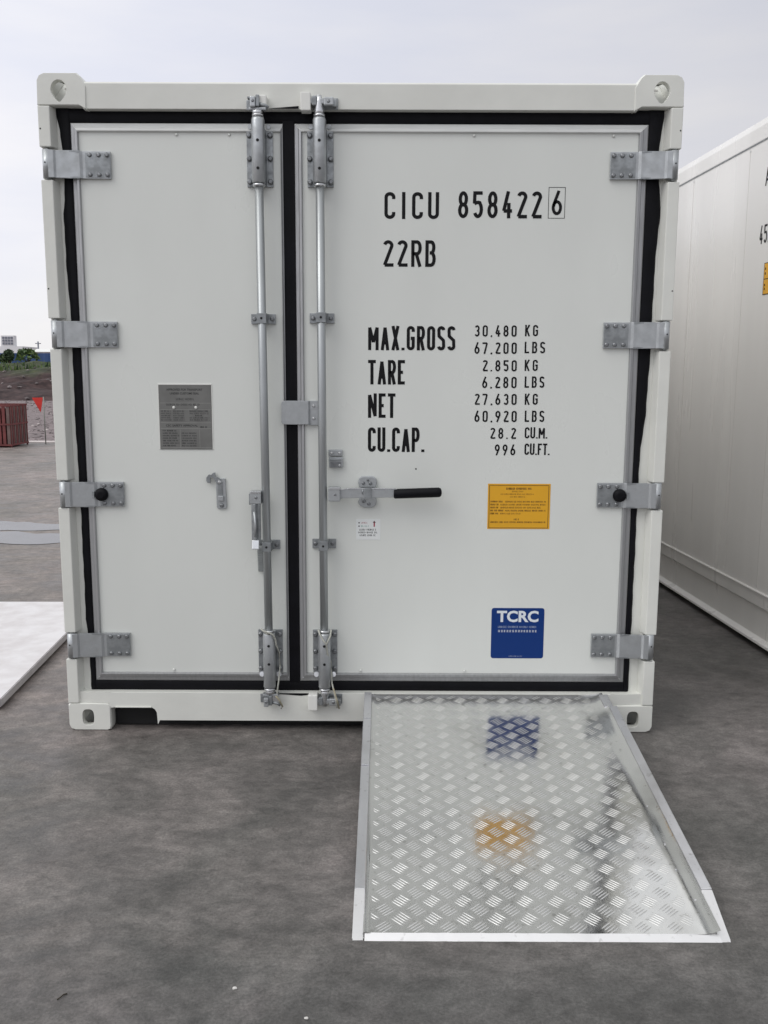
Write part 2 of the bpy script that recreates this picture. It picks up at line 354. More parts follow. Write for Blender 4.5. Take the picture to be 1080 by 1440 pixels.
def write(mb, text, x0, x1, z0, z1, m, P, w=.36, t=.125, gap=.14):
    """text fitted to a rectangle on a surface; P(x, z, lift) gives the 3D point"""
    adv, xs = 0, []
    for ch in text:
        cw = w * WID.get(ch, 1) if ch not in '.,' else t
        xs.append((adv, cw)); adv += cw + gap
    adv -= gap; H = z1 - z0; sx = (x1 - x0) / adv; lift = 0.0
    for ch, (ax, cw) in zip(text, xs):
        strokes = []
        for l in glyph(ch, cw, t):
            pts = [Vector((x0 + (ax + px) * sx, z0 + pz * H)) for px, pz in l]
            pts = [p for k, p in enumerate(pts) if k == 0 or (p - pts[k - 1]).length > 1e-6]
            cur = [pts[0]]
            for k in range(1, len(pts)):
                cur.append(pts[k])
                if k < len(pts) - 1 and (pts[k] - pts[k - 1]).normalized().dot((pts[k + 1] - pts[k]).normalized()) < -.2:
                    strokes.append(cur); cur = [pts[k]]
            strokes.append(cur)
        for pts in strokes:
            hw = t * H / 2 * .98; lift += .00004; n = len(pts); Lp, Rp = [], []
            closed = (pts[0] - pts[-1]).length < 1e-5
            for k in range(n):
                d0 = (pts[k] - pts[k - 1]) if k else ((pts[0] - pts[-2]) if closed else None)
                d1 = (pts[k + 1] - pts[k]) if k < n - 1 else ((pts[1] - pts[0]) if closed else None)
                d0 = d0.normalized() if d0 is not None and d0.length > 1e-9 else None
                d1 = d1.normalized() if d1 is not None and d1.length > 1e-9 else None
                if d0 is None: d0 = d1
                if d1 is None: d1 = d0
                t_ = (d0 + d1); t_ = t_.normalized() if t_.length > .2 else d0
                nn = Vector((-t_.y, t_.x)); n0 = Vector((-d0.y, d0.x))
                sc_ = min(1.7, 1 / max(.35, nn.dot(n0)))
                Lp.append(pts[k] + nn * hw * sc_); Rp.append(pts[k] - nn * hw * sc_)
            i = mb.mi(m)
            A = [mb.bm.verts.new(P(p.x, p.y, lift)) for p in Lp]; B = [mb.bm.verts.new(P(p.x, p.y, lift)) for p in Rp]
            for k in range(n - 1):
                f = mb.bm.faces.new((A[k], B[k], B[k + 1], A[k + 1])); f.material_index = i
def microline(mb, x0, x1, z, h, m, P, bold=.22, word=(3, 8), lift=0.0, rnd=random):
    """a line of print too small to read: irregular letter-sized strokes grouped in words"""
    x = x0; cw = h * .62
    while x < x1 - cw:
        for _ in range(rnd.randint(*word)):
            if x > x1 - cw: break
            s_ = h * bold; kind = rnd.random(); X = x + cw * .12; Wd = cw * .72
            def q(a, b, c, d):
                mb.poly([P(a, c, lift), P(b, c, lift), P(b, d, lift), P(a, d, lift)], m)
            q(X, X + s_, z, z + h)
            if kind < .35: q(X + s_, X + Wd, z + h - s_, z + h); q(X + s_, X + Wd, z, z + s_)
            elif kind < .65: q(X + s_, X + Wd, z + h * .42, z + h * .42 + s_)
            elif kind < .85: q(X + Wd - s_, X + Wd, z, z + h); q(X + s_, X + Wd - s_, z + h - s_, z + h)
            else: q(X + s_, X + Wd, z, z + s_)
            x += cw
        x += cw * .8
def font_mesh(mb, text, x0, x1, z0, z1, m, P, bold=0.0, lift=0.0):
    cu = bpy.data.curves.new('t', 'FONT'); cu.body = text; cu.size = 1; cu.offset = bold; cu.resolution_u = 3
    o = bpy.data.objects.new('t', cu); col.objects.link(o)
    bpy.context.view_layer.update()
    me = bpy.data.meshes.new_from_object(o.evaluated_get(bpy.context.evaluated_depsgraph_get()))
    xs = [v.co.x for v in me.vertices]; ys = [v.co.y for v in me.vertices]
    ax, bx, ay, by = min(xs), max(xs), min(ys), max(ys); i = mb.mi(m)
    vs = [mb.bm.verts.new(P(x0 + (v.co.x - ax) / (bx - ax) * (x1 - x0), z0 + (v.co.y - ay) / (by - ay) * (z1 - z0), lift)) for v in me.vertices]
    for p in me.polygons:
        try: f = mb.bm.faces.new([vs[k] for k in p.vertices]); f.material_index = i
        except ValueError: pass
    bpy.data.objects.remove(o); bpy.data.curves.remove(cu); bpy.data.meshes.remove(me)

# ================================================================== SETTING
def sheet(name, pts, z, m, kind='structure'):
    b = MB(); b.poly([(x, y, z) for x, y in pts], m); o = b.build(name, fix=False); tag(o, kind=kind); return o
o = sheet('ground', [(-900, -300), (900, -300), (900, 1500), (-900, 1500)], -.06, GRAVEL)
tag(o, 'brown gravel ground beyond the edge of the yard', 'ground')
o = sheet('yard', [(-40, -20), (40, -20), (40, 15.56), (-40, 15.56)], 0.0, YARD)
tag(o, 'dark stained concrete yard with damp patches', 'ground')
b = MB(); b.box(-40, 40, 15.55, 15.95, -.055, .012, KERB, .005); o = b.build('yard_kerb'); tag(o, 'pale concrete edge of the yard', 'kerb', kind='structure')
# puddle: an irregular film of water with a dry island
def puddle():
    b = MB(); i = b.mi(PUDM); rnd = random.Random(3); n = 60; L, U = [], []
    for k in range(n):
        u = k / (n - 1); x = -7.5 + u * 6.6
        lo = 4.05 + .07 * math.sin(u * 17 + 2) + .07 * math.sin(u * 53) + .05 * rnd.random() - .1 * (1 - u) ** 2
        hi = 5.16 + .09 * math.sin(u * 23 + 1) + .06 * rnd.random()
        if u > .9: q = (u - .9) / .1; lo += q * .5; hi -= q * .5
        L.append(Vector((x, lo, .004))); U.append(Vector((x, hi, .004)))
    for k in range(n - 1):
        u = (k + .5) / (n - 1); x = -7.5 + u * 6.6
        def sp(A, B, s): return A + (B - A) * s
        def isl(x):   # dry tongue that reaches in from the right
            q = (x + 3.55) / .9
            return max(0, min(1, q)) if x > -3.55 else 0
        w0, w1 = isl(L[k].x), isl(L[k + 1].x)
        if w0 == 0 and w1 == 0:
            f = b.bm.faces.new([b.bm.verts.new(p) for p in (L[k], L[k + 1], U[k + 1], U[k])]); f.material_index = i
        else:
            for (a0, a1, c0, c1) in ((0, 0, .55 - .09 * w0 + .03 * math.sin(k * 1.9), .55 - .09 * w1 + .03 * math.sin(k * 1.9 + 1.9)), (.57 + .17 * w0 + .02 * math.sin(k * 1.3), .57 + .17 * w1 + .02 * math.sin(k * 1.3 + 1.3), 1, 1)):
                f = b.bm.faces.new([b.bm.verts.new(p) for p in (sp(L[k], U[k], a0), sp(L[k + 1], U[k + 1], a1), sp(L[k + 1], U[k + 1], c1), sp(L[k], U[k], c0))]); f.material_index = i
    o = b.build('puddle', fix=False); tag(o, 'shallow rain puddle across the yard left of the container', 'puddle', kind='structure')
    for p in o.data.polygons:
        pass
puddle()

# earth bank with grass on its upper half
def bank():
    M = bpy.data.materials.new('earth_bank'); M.use_nodes = True; t = M.node_tree; bs = t.nodes['Principled BSDF']; bs.inputs['Roughness'].default_value = .95
    co = N(t, 'ShaderNodeTexCoord'); sp = N(t, 'ShaderNodeSeparateXYZ'); t.links.new(co.outputs['Object'], sp.inputs[0])
    n1 = N(t, 'ShaderNodeTexNoise'); n1.inputs['Scale'].default_value = .45; n1.inputs['Detail'].default_value = 8; n1.inputs['Roughness'].default_value = .7
    t.links.new(co.outputs['Object'], n1.inputs[0])
    n2 = N(t, 'ShaderNodeTexNoise'); n2.inputs['Scale'].default_value = 1.6; n2.inputs['Detail'].default_value = 8; n2.inputs['Roughness'].default_value = .7
    t.links.new(co.outputs['Object'], n2.inputs[0])
    ad = N(t, 'ShaderNodeMath', operation='MULTIPLY_ADD'); ad.inputs[1].default_value = 1.6
    t.links.new(n1.outputs[0], ad.inputs[0]); t.links.new(sp.outputs[2], ad.inputs[2])
    mr = N(t, 'ShaderNodeMapRange'); mr.inputs[1].default_value = 2.0; mr.inputs[2].default_value = 2.5; t.links.new(ad.outputs[0], mr.inputs[0])
    e1 = N(t, 'ShaderNodeMixRGB'); e1.inputs[1].default_value = (0.020, 0.010, 0.010, 1); e1.inputs[2].default_value = (0.085, 0.050, 0.048, 1)
    mr2 = N(t, 'ShaderNodeMapRange'); mr2.inputs[1].default_value = .38; mr2.inputs[2].default_value = .68; t.links.new(n2.outputs[0], mr2.inputs[0]); t.links.new(mr2.outputs[0], e1.inputs[0])
    e2 = N(t, 'ShaderNodeMixRGB'); e2.inputs[1].default_value = (0.028, 0.038, 0.018, 1); e2.inputs[2].default_value = (0.07, 0.08, 0.035, 1); t.links.new(mr2.outputs[0], e2.inputs[0])
    mx = N(t, 'ShaderNodeMixRGB'); t.links.new(mr.outputs[0], mx.inputs[0]); t.links.new(e1.outputs[0], mx.inputs[1]); t.links.new(e2.outputs[0], mx.inputs[2])
    t.links.new(mx.outputs[0], bs.inputs['Base Color'])
    b = MB(); i = b.mi(M); rnd = random.Random(5); nx, ny = 170, 26; G = []
    from mathutils import noise as mn
    for j in range(ny):
        row = []
        v = j / (ny - 1); y = 46 + v * 22
        prof = 2.15 * (1 - (1 - min(1, v * 1.5)) ** 1.6) if v < .8 else 2.15 - (v - .8) * 3
        for k in range(nx):
            x = -70 + 110 * k / (nx - 1)
            z = prof + (mn.noise(Vector((x * .25, y * .25, 0))) * .45 + mn.noise(Vector((x * .9, y * .9, 3))) * .22 + mn.noise(Vector((x * 2.1, y * 2.1, 8))) * .10) * min(1, v * 5 + .15)
            row.append(b.bm.verts.new((x, y, z - .08)))
        G.append(row)
    for j in range(ny - 1):
        for k in range(nx - 1):
            f = b.bm.faces.new((G[j][k], G[j][k + 1], G[j + 1][k + 1], G[j + 1][k])); f.material_index = i
    o = b.build('hill', fix=False); tag(o, 'low bank of dark earth, grassy along its top', 'hill', kind='structure')
    # tufts of grass
    b = MB()
    for _ in range(5200):
        x = rnd.uniform(-60, 15); y = rnd.uniform(53.5, 63); h = rnd.uniform(.12, .34)
        z = 1.7 + (y - 54) * .035 + mn.noise(Vector((x * .25, y * .25, 0))) * .45
        a = rnd.uniform(0, 6.3); w = .10; dx, dy = math.cos(a) * w, math.sin(a) * w; lx, ly = rnd.uniform(-.12, .12), rnd.uniform(-.12, .12)
        b.poly([(x - dx, y - dy, z - .15), (x + dx, y + dy, z - .15), (x + lx, y + ly, z + h)], LEAF if rnd.random() < .45 else LEAFD)
    o = b.build('grass', fix=False); tag(o, 'rough grass and weeds growing along the top of the earth bank', 'grass', kind='stuff')
    # gravel stones and rubble
    b = MB(); 
    for _ in range(5200):
        y = 15.9 + 32 * rnd.random() ** 1.6; x = rnd.uniform(-32, 6) if y > 25 else rnd.uniform(-16, 2)
        s_ = rnd.uniform(.012, .045) * (1 + (y - 16) * .03); q = bmesh.new(); bmesh.ops.create_icosphere(q, subdivisions=1, radius=s_)
        sx, sy, sz = rnd.uniform(.7, 1.4), rnd.uniform(.7, 1.4), rnd.uniform(.4, .8)
        for v in q.verts: v.co = Vector((v.co.x * sx, v.co.y * sy, v.co.z * sz)) * rnd.uniform(.85, 1.15)
        b.merge(q, STONE if rnd.random() < .96 else KERB, Matrix.Translation((x, y, -.055)))
    o = b.build('gravel', fix=False); tag(o, 'loose stones strewn over the ground beyond the yard', 'gravel', kind='stuff')
    # pale rubble lumps on the bank
    b = MB()
    for _ in range(150):
        y = rnd.uniform(45.5, 56); x = rnd.uniform(-40, 4); v = (y - 46) / 22
        z = 2.15 * (1 - (1 - max(0, min(1, v * 1.5))) ** 1.6) + mn.noise(Vector((x * .25, y * .25, 0))) * .45 * min(1, max(0, v) * 5 + .15)
        q = bmesh.new(); bmesh.ops.create_icosphere(q, subdivisions=1, radius=rnd.uniform(.04, .13))
        sx, sz = rnd.uniform(.8, 2.0), rnd.uniform(.4, .8)
        for w in q.verts: w.co = Vector((w.co.x * sx, w.co.y, w.co.z * sz)) * rnd.uniform(.8, 1.2)
        b.merge(q, KERB if rnd.random() < .06 else STONE, Matrix.Translation((x, y, z)))
    o = b.build('rubble', fix=False); tag(o, 'pale lumps of rubble lying on the earth bank', 'rubble', kind='stuff')
bank()

# ================================================================== WHITE CONTAINER
W2, HT = 1.219, 2.591
C = empty('shipping_container')
tag(C, 'white refrigerated container with closed doors marked CICU, in the middle of the yard', 'shipping container')

def casting(sx, top):
    """corner casting: shell with an oval front hole, a top slot and a side slot, and a slanted inner web"""
    b = MB(); w, h, d = .178, .118, .162
    z0 = HT - h if top else 0.0
    # outline in local x from outer (0) to inner (w), counter-clockwise
    if top:
        out = [(0, 0), (w - .012, 0), (w, -.012), (w + .026, -.012), (w + .026, .060), (w + .012, .075), (w - .012, h - .004), (w - .022, h), (.026, h), (.010, h - .008), (0, h - .024)]
        out = [(0, .004), (.004, 0), (w - .016, 0), (w - .004, -.010), (w + .010, -.014), (w + .012, .070), (w - .010, h - .012), (w - .024, h), (.030, h), (.012, h - .008), (.002, h - .026)]
    else:
        out = [(0, .022), (.008, .007), (.026, 0), (w - .014, 0), (w - .003, .004), (w, .016), (w, h - .012), (w - .006, h - .002), (w - .014, h), (.008, h), (0, h - .008)]
    hx, hz = (.086, .055) if top else (.083, .057)
    rw, rh = (.030, .036) if top else (.024, .034)
    n = 64
    def ray_hit(a):
        dx, dz = math.cos(a), math.sin(a); best = None
        for k in range(len(out)):
            (x1, y1), (x2, y2) = out[k], out[(k + 1) % len(out)]
            ex, ey = x2 - x1, y2 - y1; den = dx * ey - dz * ex
            if abs(den) < 1e-9: continue
            t = ((x1 - hx) * ey - (y1 - hz) * ex) / den; u = ((x1 - hx) * dz - (y1 - hz) * dx) / den
            if t > 0 and -1e-6 <= u <= 1 + 1e-6 and (best is None or t < best): best = t
        return (hx + dx * best, hz + dz * best)
    angs = sorted(set([2 * math.pi * k / n for k in range(n)] + [math.atan2(y - hz, x - hx) % (2 * math.pi) for x, y in out]))
    n = len(angs)
    outer = [ray_hit(a) for a in angs]
    def hole(a, g=1.0):
        c, s = math.cos(a), math.sin(a)
        if top: return (hx + rw * g * c * (1 if s > 0 else 1 - .45 * abs(s) ** 1.6), hz + rh * g * (s if s > 0 else s * 1.16))
        k = 1 / max(1e-6, (abs(c) ** 3 + abs(s) ** 3) ** (1 / 3)); return (hx + rw * g * c * k, hz + rh * g * s * k)
    inner = [hole(a) for a in angs]; lip = [hole(a, 1.03) for a in angs]
    def V(p, y): return b.bm.verts.new(((-W2 + p[0]) * (1 if sx < 0 else -1), y, z0 + p[1]))
    i = b.mi(FRAME)
    cx_, cz_ = hx, hz
    shr = [(cx_ + (x - cx_) * .975, cz_ + (z - cz_) * .965) for x, z in outer]
    rings = [[V(p, .004) for p in shr], [V(p, .0005) for p in [(cx_ + (x - cx_) * .955, cz_ + (z - cz_) * .94) for x, z in outer]], [V(p, 0) for p in lip], [V(p, .0015) for p in [hole(a, 1.004) for a in angs]], [V(p, .030) for p in inner]]
    first = [V(p, .010) for p in outer]
    seq = [first] + rings
    for A, B in zip(seq, seq[1:]):
        for k in range(n):
            f = b.bm.faces.new((A[k], A[(k + 1) % n], B[(k + 1) % n], B[k])); f.material_index = i
    ys = [.010, .045, .118, d]; prev = first
    for yi, y in enumerate(ys[1:]):
        cur = [V(p, y) for p in outer]
        for k in range(n):
            k2 = (k + 1) % n; mxp = ((outer[k][0] + outer[k2][0]) / 2, (outer[k][1] + outer[k2][1]) / 2)
            if yi == 1:
                if top and mxp[1] > h - .005 and abs(mxp[0] - hx) < .034: continue
                if mxp[0] < .004 and abs(mxp[1] - hz) < .026: continue
            f = b.bm.faces.new((prev[k], prev[k2], cur[k2], cur[k])); f.material_index = i
        prev = cur
    f = b.bm.faces.new(prev); f.material_index = i
    # slanted web inside the pocket
    if top:
        q = bmesh.new()
        for vs in ([(hx - .05, .034, -.0), (hx + .06, .050, 0), (hx + .06, .11, .058), (hx - .05, .09, .060)],
                   [(hx - .05, .034, .0), (hx - .05, .09, .060), (hx - .02, .12, .112), (hx - .055, .05, .112)],
                   [(hx + .06, .050, 0), (hx + .065, .05, .110), (hx + .045, .12, .110), (hx + .06, .11, .058)]):
            q.faces.new([q.verts.new(((-W2 + x) * (1 if sx < 0 else -1), y, z0 + z)) for x, y, z in vs])
        q.faces.new([q.verts.new(((-W2 + x) * (1 if sx < 0 else -1), y, z0 + z)) for x, y, z in [(.012, .034, .004), (w - .012, .034, .004), (w - .012, .125, .114), (.012, .125, .114)]])
        b.merge(q, FRAME)
    else:
        q = bmesh.new(); g = -1 if sx < 0 else 1
        s1 = 1 if sx < 0 else -1
        for vs in ([(hx - .05, .045, .005), (hx - .004, .10, .005), (hx + .020, .10, .10), (hx - .05, .045, .10)],):
            q.faces.new([q.verts.new(((-W2 + x) * s1, y, z0 + z)) for x, y, z in vs])
        b.merge(q, FRAME)
    return b
for sx in (-1, 1):
    for top in (True, False):
        b = casting(sx, top); o = b.build('corner_casting', C, fix=True)
# rear castings (plain side seen only from elsewhere)
LEN = 6.058
for sx in (-1, 1):
    for z in (0, HT - .118):
        b = MB(); x = sx * W2; b.box(min(x, x - sx * .178), max(x, x - sx * .178), LEN - .162, LEN, z, z + .118, FRAME, .006); b.build('corner_casting', C)

HZ = [(2.205, 2.325), (1.570, 1.688), (.940, 1.052), (.308, .422)]     # hinge gaps in the corner posts
for sx in (-1, 1):
    b = MB()
    b.prism([(sx * 1.205, .030), (sx * 1.170, .030), (sx * 1.162, .046), (sx * 1.085, .047), (sx * 1.085, .13), (sx * 1.205, .13)], .113, 2.478, 'z', FRAME)
    segs = [.119] + [v for p in reversed(HZ) for v in p] + [2.4725]
    for k in range(0, len(segs), 2):
        b.prism([(sx * 1.2165, .0), (sx * 1.172, .0), (sx * 1.160, .0462), (sx * 1.2165, .0462)], segs[k], segs[k + 1], 'z', FRAME, .0035)
    # side flange running back
    b.box(min(sx * 1.2125, sx * 1.20), max(sx * 1.2125, sx * 1.20), .02, .155, .117, 2.474, FRAME, .003)
    for z in (2.39, 2.28, 1.80): b.bolt(sx * 1.209, .0, z, .003, .001, HOLE) if z != 2.28 else None
    b.build('corner_post', C)
# header and sill
b = MB()
b.prism([(-.3, 0), (0, 0)], 0, 1, 'x', FRAME) if False else None
b.prism([(.006, 2.463), (.004, 2.553), (.010, 2.560), (.10, 2.560), (.10, 2.46), (.045, 2.462)], -1.046, 1.046, 'x', FRAME, .0015)
b.build('top_rail', C)
b = MB()
out = [(-1.048, .1640), (-1.048, .097), (-1.022, .100), (-.872, .100), (-.858, .092), (-.850, .078), (-.847, .026), (-.838, .044), (.838, .044), (.847, .026), (.850, .078), (.858, .092), (.872, .100), (1.022, .100), (1.048, .097), (1.048, .1640)]
b.prism(out, .004, .012, 'y', FRAME)
b.box(-1.05, 1.05, .0065, .16, .156, .1650, FRAME, .002)           # sill top flange
b.prism([(.0, .100), (.0045, .098), (.14, .098), (.14, .104), (.0, .104)], -1.022, -.872, 'x', FRAME)
for s in (-1, 1):
    b.box(s * 1.13 - .088, s * 1.13 + .088, .015, .12, .1175, .1645, FRAME, .002)
    b.prism([(s * 1.041, .004), (s * 1.20, .012), (s * 1.20, .02), (s * 1.041, .02)], .1185, .1640, 'z', FRAME)
b.box(-.846, .846, .013, .10, .046, .050, FRAME)
b.build('bottom_rail', C)
# body
for s in (-1, 1):
    b = MB(); x = s * 1.195
    b.box(min(x, x - s * .07), max(x, x - s * .07), .13, LEN - .12, .17, 2.50, SIDEP)
    for k in range(5): y = .75 + k * 1.1; b.box(min(x, x + s * .004), max(x, x + s * .004), y - .01, y + .01, .2, 2.48, SIDEP)
    b.build('side_wall', C)
    b = MB(); b.box(min(x - s * .05, x + s * .018), max(x - s * .05, x + s * .018), .162, LEN - .162, 2.50, 2.572, FRAME, .004); b.build('side_rail', C)
    b = MB(); b.box(min(x - s * .04, x + s * .018), max(x - s * .04, x + s * .018), .162, LEN - .162, .03, .17, FRAME, .004); b.build('side_rail', C)
b = MB(); b.box(-1.144, 1.144, .10, LEN - .13, 2.50, 2.565, SIDEP); b.build('roof', C)
b = MB(); b.box(-1.124, 1.124, .06, LEN - .13, .125, .165, DARK)
for k in range(12): y = .35 + k * .47; b.box(-1.12, 1.12, y, y + .05, .05, .1245, DARK)
b.box(-1.038, 1.038, .055, .065, .008, .096, HOLE)  # added black plate standing in for the shade inside the fork pockets
b.build('floor', C)
b = MB(); b.box(-1.12, 1.12, LEN - .129, LEN - .02, .12, 2.52, SIDEP, .004); b.build('end_wall', C)
b = MB(); b.box(-.3, .3, 0, 0, 0, 0, FRAME) if False else None

# ---- doors
YD = .030
def frame_ring(b, o4, i4, prof, m_sides, m_tb):
    """mitred trim: o4/i4 = (x0,x1,z0,z1) outer/inner; prof = [(s, y)...] s 0 outer .. 1 inner"""
    def loop(s, y):
        x0, x1, z0, z1 = [o4[k] + (i4[k] - o4[k]) * s for k in range(4)]
        return [(x0, y, z0), (x1, y, z0), (x1, y, z1), (x0, y, z1)]
    for (s0, y0), (s1, y1) in zip(prof, prof[1:]):
        A, B = loop(s0, y0), loop(s1, y1)
        for k in range(4):
            k2 = (k + 1) % 4
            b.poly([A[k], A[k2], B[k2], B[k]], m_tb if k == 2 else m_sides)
def rivet(b, x, z, r=.006): b.tube([(x, YD - .0005, z), (x, YD - .004, z), (x, YD - .006, z)], r, DOORP, 10, rs=[r, r * .85, r * .4])
PROF = [(0, .075), (0, .038), (.10, .0345), (.48, .0325), (.52, .0275), (.60, .0225), (.84, .0200), (.90, .0205), (1, .0305)]
doors = {}
for name, (o4, i4), riv in (('L', ((-1.107, -.2965, .2065, 2.4195), (-1.0745, -.306, .246, 2.384)), [(-.701, 2.377), (-.778, .256), (-.50, 2.377)]),
                            ('R', ((-.2535, 1.0985, .2065, 2.4195), (-.222, 1.0595, .246, 2.384)), [(.433, 2.377), (.964, 2.377), (.433, .256), (.0, .256)])):
    b = MB()
    b.box(i4[0] - .004, i4[1] + .004, YD, .10, i4[2] - .004, i4[3] + .004, DOORP)
    for x, z in riv: rivet(b, x, z)
    d = b.build('door', C); doors[name] = d
    b = MB(); frame_ring(b, o4, i4, PROF, ALU, ALULIGHT)
    b.box(o4[0] + .002, o4[1] - .002, .076, .098, o4[2] + .002, o4[3] - .002, ALU)
    # weld bead flecks on the mitres
    for (cx_, cz_, dx, dz) in ((o4[0], o4[3], 1, -1), (o4[1], o4[3], -1, -1), (o4[0], o4[2], 1, 1), (o4[1], o4[2], -1, 1)):
        ex = abs(i4[0] - o4[0]) if cx_ == o4[0] else abs(i4[1] - o4[1])
        b.tube([(cx_ + dx * .002, .044, cz_ + dz * .002), (cx_ + dx * ex * .5, .031, cz_ + dz * .018), (cx_ + dx * ex, .0225, cz_ + dz * .034)], .0018, BRIGHT if False else ALULIGHT, 6)
    b.build('door_trim', d, fix=True)
doors['L']['label'] = 'narrow left door with the grey data plate'
doors['R']['label'] = 'wide right door with the black lettering'
b = MB(); b.poly([(.2195, YD - .0004, 1.098), (.2265, YD - .0004, 1.098), (.225, YD - .0004, 1.104), (.221, YD - .0004, 1.1035)], INK); b.build('paint_chip', doors['R'], fix=False)

# ---- gaskets: black lip seal with an uneven outer edge
def interp(kn, z):
    for (z0, v0), (z1, v1) in zip(kn, kn[1:]):
        if z0 <= z <= z1: return v0 + (v1 - v0) * (z - z0) / (z1 - z0)
    return kn[-1][1] if z > kn[-1][0] else kn[0][1]
KL = [(.165, 1.118), (.22, 1.118), (.32, 1.119), (.43, 1.124), (.46, 1.127), (.94, 1.127), (1.05, 1.128), (1.26, 1.132), (1.55, 1.130), (1.69, 1.129), (1.9, 1.137), (2.08, 1.1385), (2.13, 1.132), (2.2, 1.129), (2.33, 1.131), (2.40, 1.137), (2.44, 1.147), (2.462, 1.150)]
KR = [(.165, 1.112), (.22, 1.112), (.32, 1.112), (.43, 1.113), (.94, 1.114), (1.10, 1.114), (1.2, 1.118), (1.32, 1.130), (1.55, 1.137), (1.69, 1.137), (1.9, 1.138), (2.08, 1.148), (2.13, 1.148), (2.2, 1.140), (2.33, 1.132), (2.38, 1.136), (2.44, 1.146), (2.462, 1.146)]
b = MB()
for s, kn, xi in ((-1, KL, 1.105), (1, KR, 1.096)):
    n = 90; prev = None
    for k in range(n + 1):
        z = .158 + (2.474 - .158) * k / n; xo = CX * s + (interp(kn, z) - CX * s) * 1.0115 + .0009 * math.sin(k * 1.7) + .0006 * math.sin(k * .6)
        cur = [b.bm.verts.new((s * xi, .060, z)), b.bm.verts.new((s * xi, .041, z)), b.bm.verts.new((s * (xi + .012), .037, z)), b.bm.verts.new((s * (xo - .006), .038, z)), b.bm.verts.new((s * xo, .045, z)), b.bm.verts.new((s * xo, .060, z))]
        if prev:
            for j in range(5):
                f = b.bm.faces.new((prev[j], prev[j + 1], cur[j + 1], cur[j])); f.material_index = b.mi(RUB); f.smooth = True
        prev = cur
for z0, z1 in ((.158, .2085), (2.4180, 2.472)):
    n = 80; prev = None
    for k in range(n + 1):
        x = -1.11 + 2.21 * k / n; w = .0009 * math.sin(k * 1.3)
        cur = [b.bm.verts.new((x, .060, z0 + w)), b.bm.verts.new((x, .042, z0 + w)), b.bm.verts.new((x, .0365, z0 + .008)), b.bm.verts.new((x, .0365, z1 - .008)), b.bm.verts.new((x, .042, z1)), b.bm.verts.new((x, .060, z1))]
        if prev:
            for j in range(5):
                f = b.bm.faces.new((prev[j], prev[j + 1], cur[j + 1], cur[j])); f.material_index = b.mi(RUB); f.smooth = True
        prev = cur
b.box(-.2975, -.2525, .0350, .070, .20, 2.43, RUB, .003)
# torn corner tongues of the seal near the middle
b.poly([(-.36, .0022, 2.4638), (-.232, .0022, 2.4638), (-.232, .0022, 2.474)], RUB)
b.poly([(-.40, .0025, .1652), (-.20, .0025, .1652), (-.222, .0025, .157), (-.245, .0025, .154)], RUB)
b.build('gasket', C, fix=True)

# ---- hinges
def hinge(buffer):
    b = MB()
    b.cyl((-1.192, .012, -.052), (-1.192, .012, .052), .0185, GALV, 18)
    b.cyl((-1.192, .012, -.058), (-1.192, .012, .058), .008, GALV, 10)
    b.tube([(-1.196, -.0062, .004), (-1.196, -.0072, .004)], .003, HOLE, 8)
    t = .009
    line = [(-1.185, -.0055), (-1.165, -.003), (-1.158, .004), (-1.082, .010), (-1.070, .0105), (-1.060, .0165), (-.954, .0185)]
    up_ = [(x, y) for x, y in line]; dn = [(x, y + t) for x, y in reversed(line)]
    b.prism(up_ + dn, -.050, .050, 'z', GALV, .0012)
    b.prism([(-1.050, .0150), (-.9555, .0165), (-.9555, .0205), (-1.050, .0185)], -.046, .044, 'z', GALVD, .001)
    for x in (-1.032, -.998, -.966):
        for z in (-.036, .036): b.bolt(x, .0165, z, .0085, .007)
    for z in (-.051, .045):   # dark edge where the blade folds
        b.box(-1.151, -1.070, .0080, .0095, z, z + .006, GALVD)
    if buffer:
        b.tube([(-1.043, .016, 0), (-1.043, .006, 0), (-1.043, .000, 0), (-1.043, -.004, 0)], .026, RUB, 20, rs=[.027, .026, .021, .012])
        b.box(-1.079, -1.070, .004, .014, -.014, .014, GALVD, .001)
    return b
zc = [2.263, 1.627, .994, .366]
hp = hinge(False).build('hinge', doors['L']); hp.location.z = zc[0]
hb = hinge(True).build('hinge', doors['L']); hb.location.z = zc[2]
for k in (1, 3): c = hp.copy(); col.objects.link(c); c.location.z = zc[k]
for k, z in enumerate(zc):
    c = (hb if k == 2 else hp).copy(); col.objects.link(c); c.parent = doors['R']; c.scale.x = -1; c.location.z = z + .004

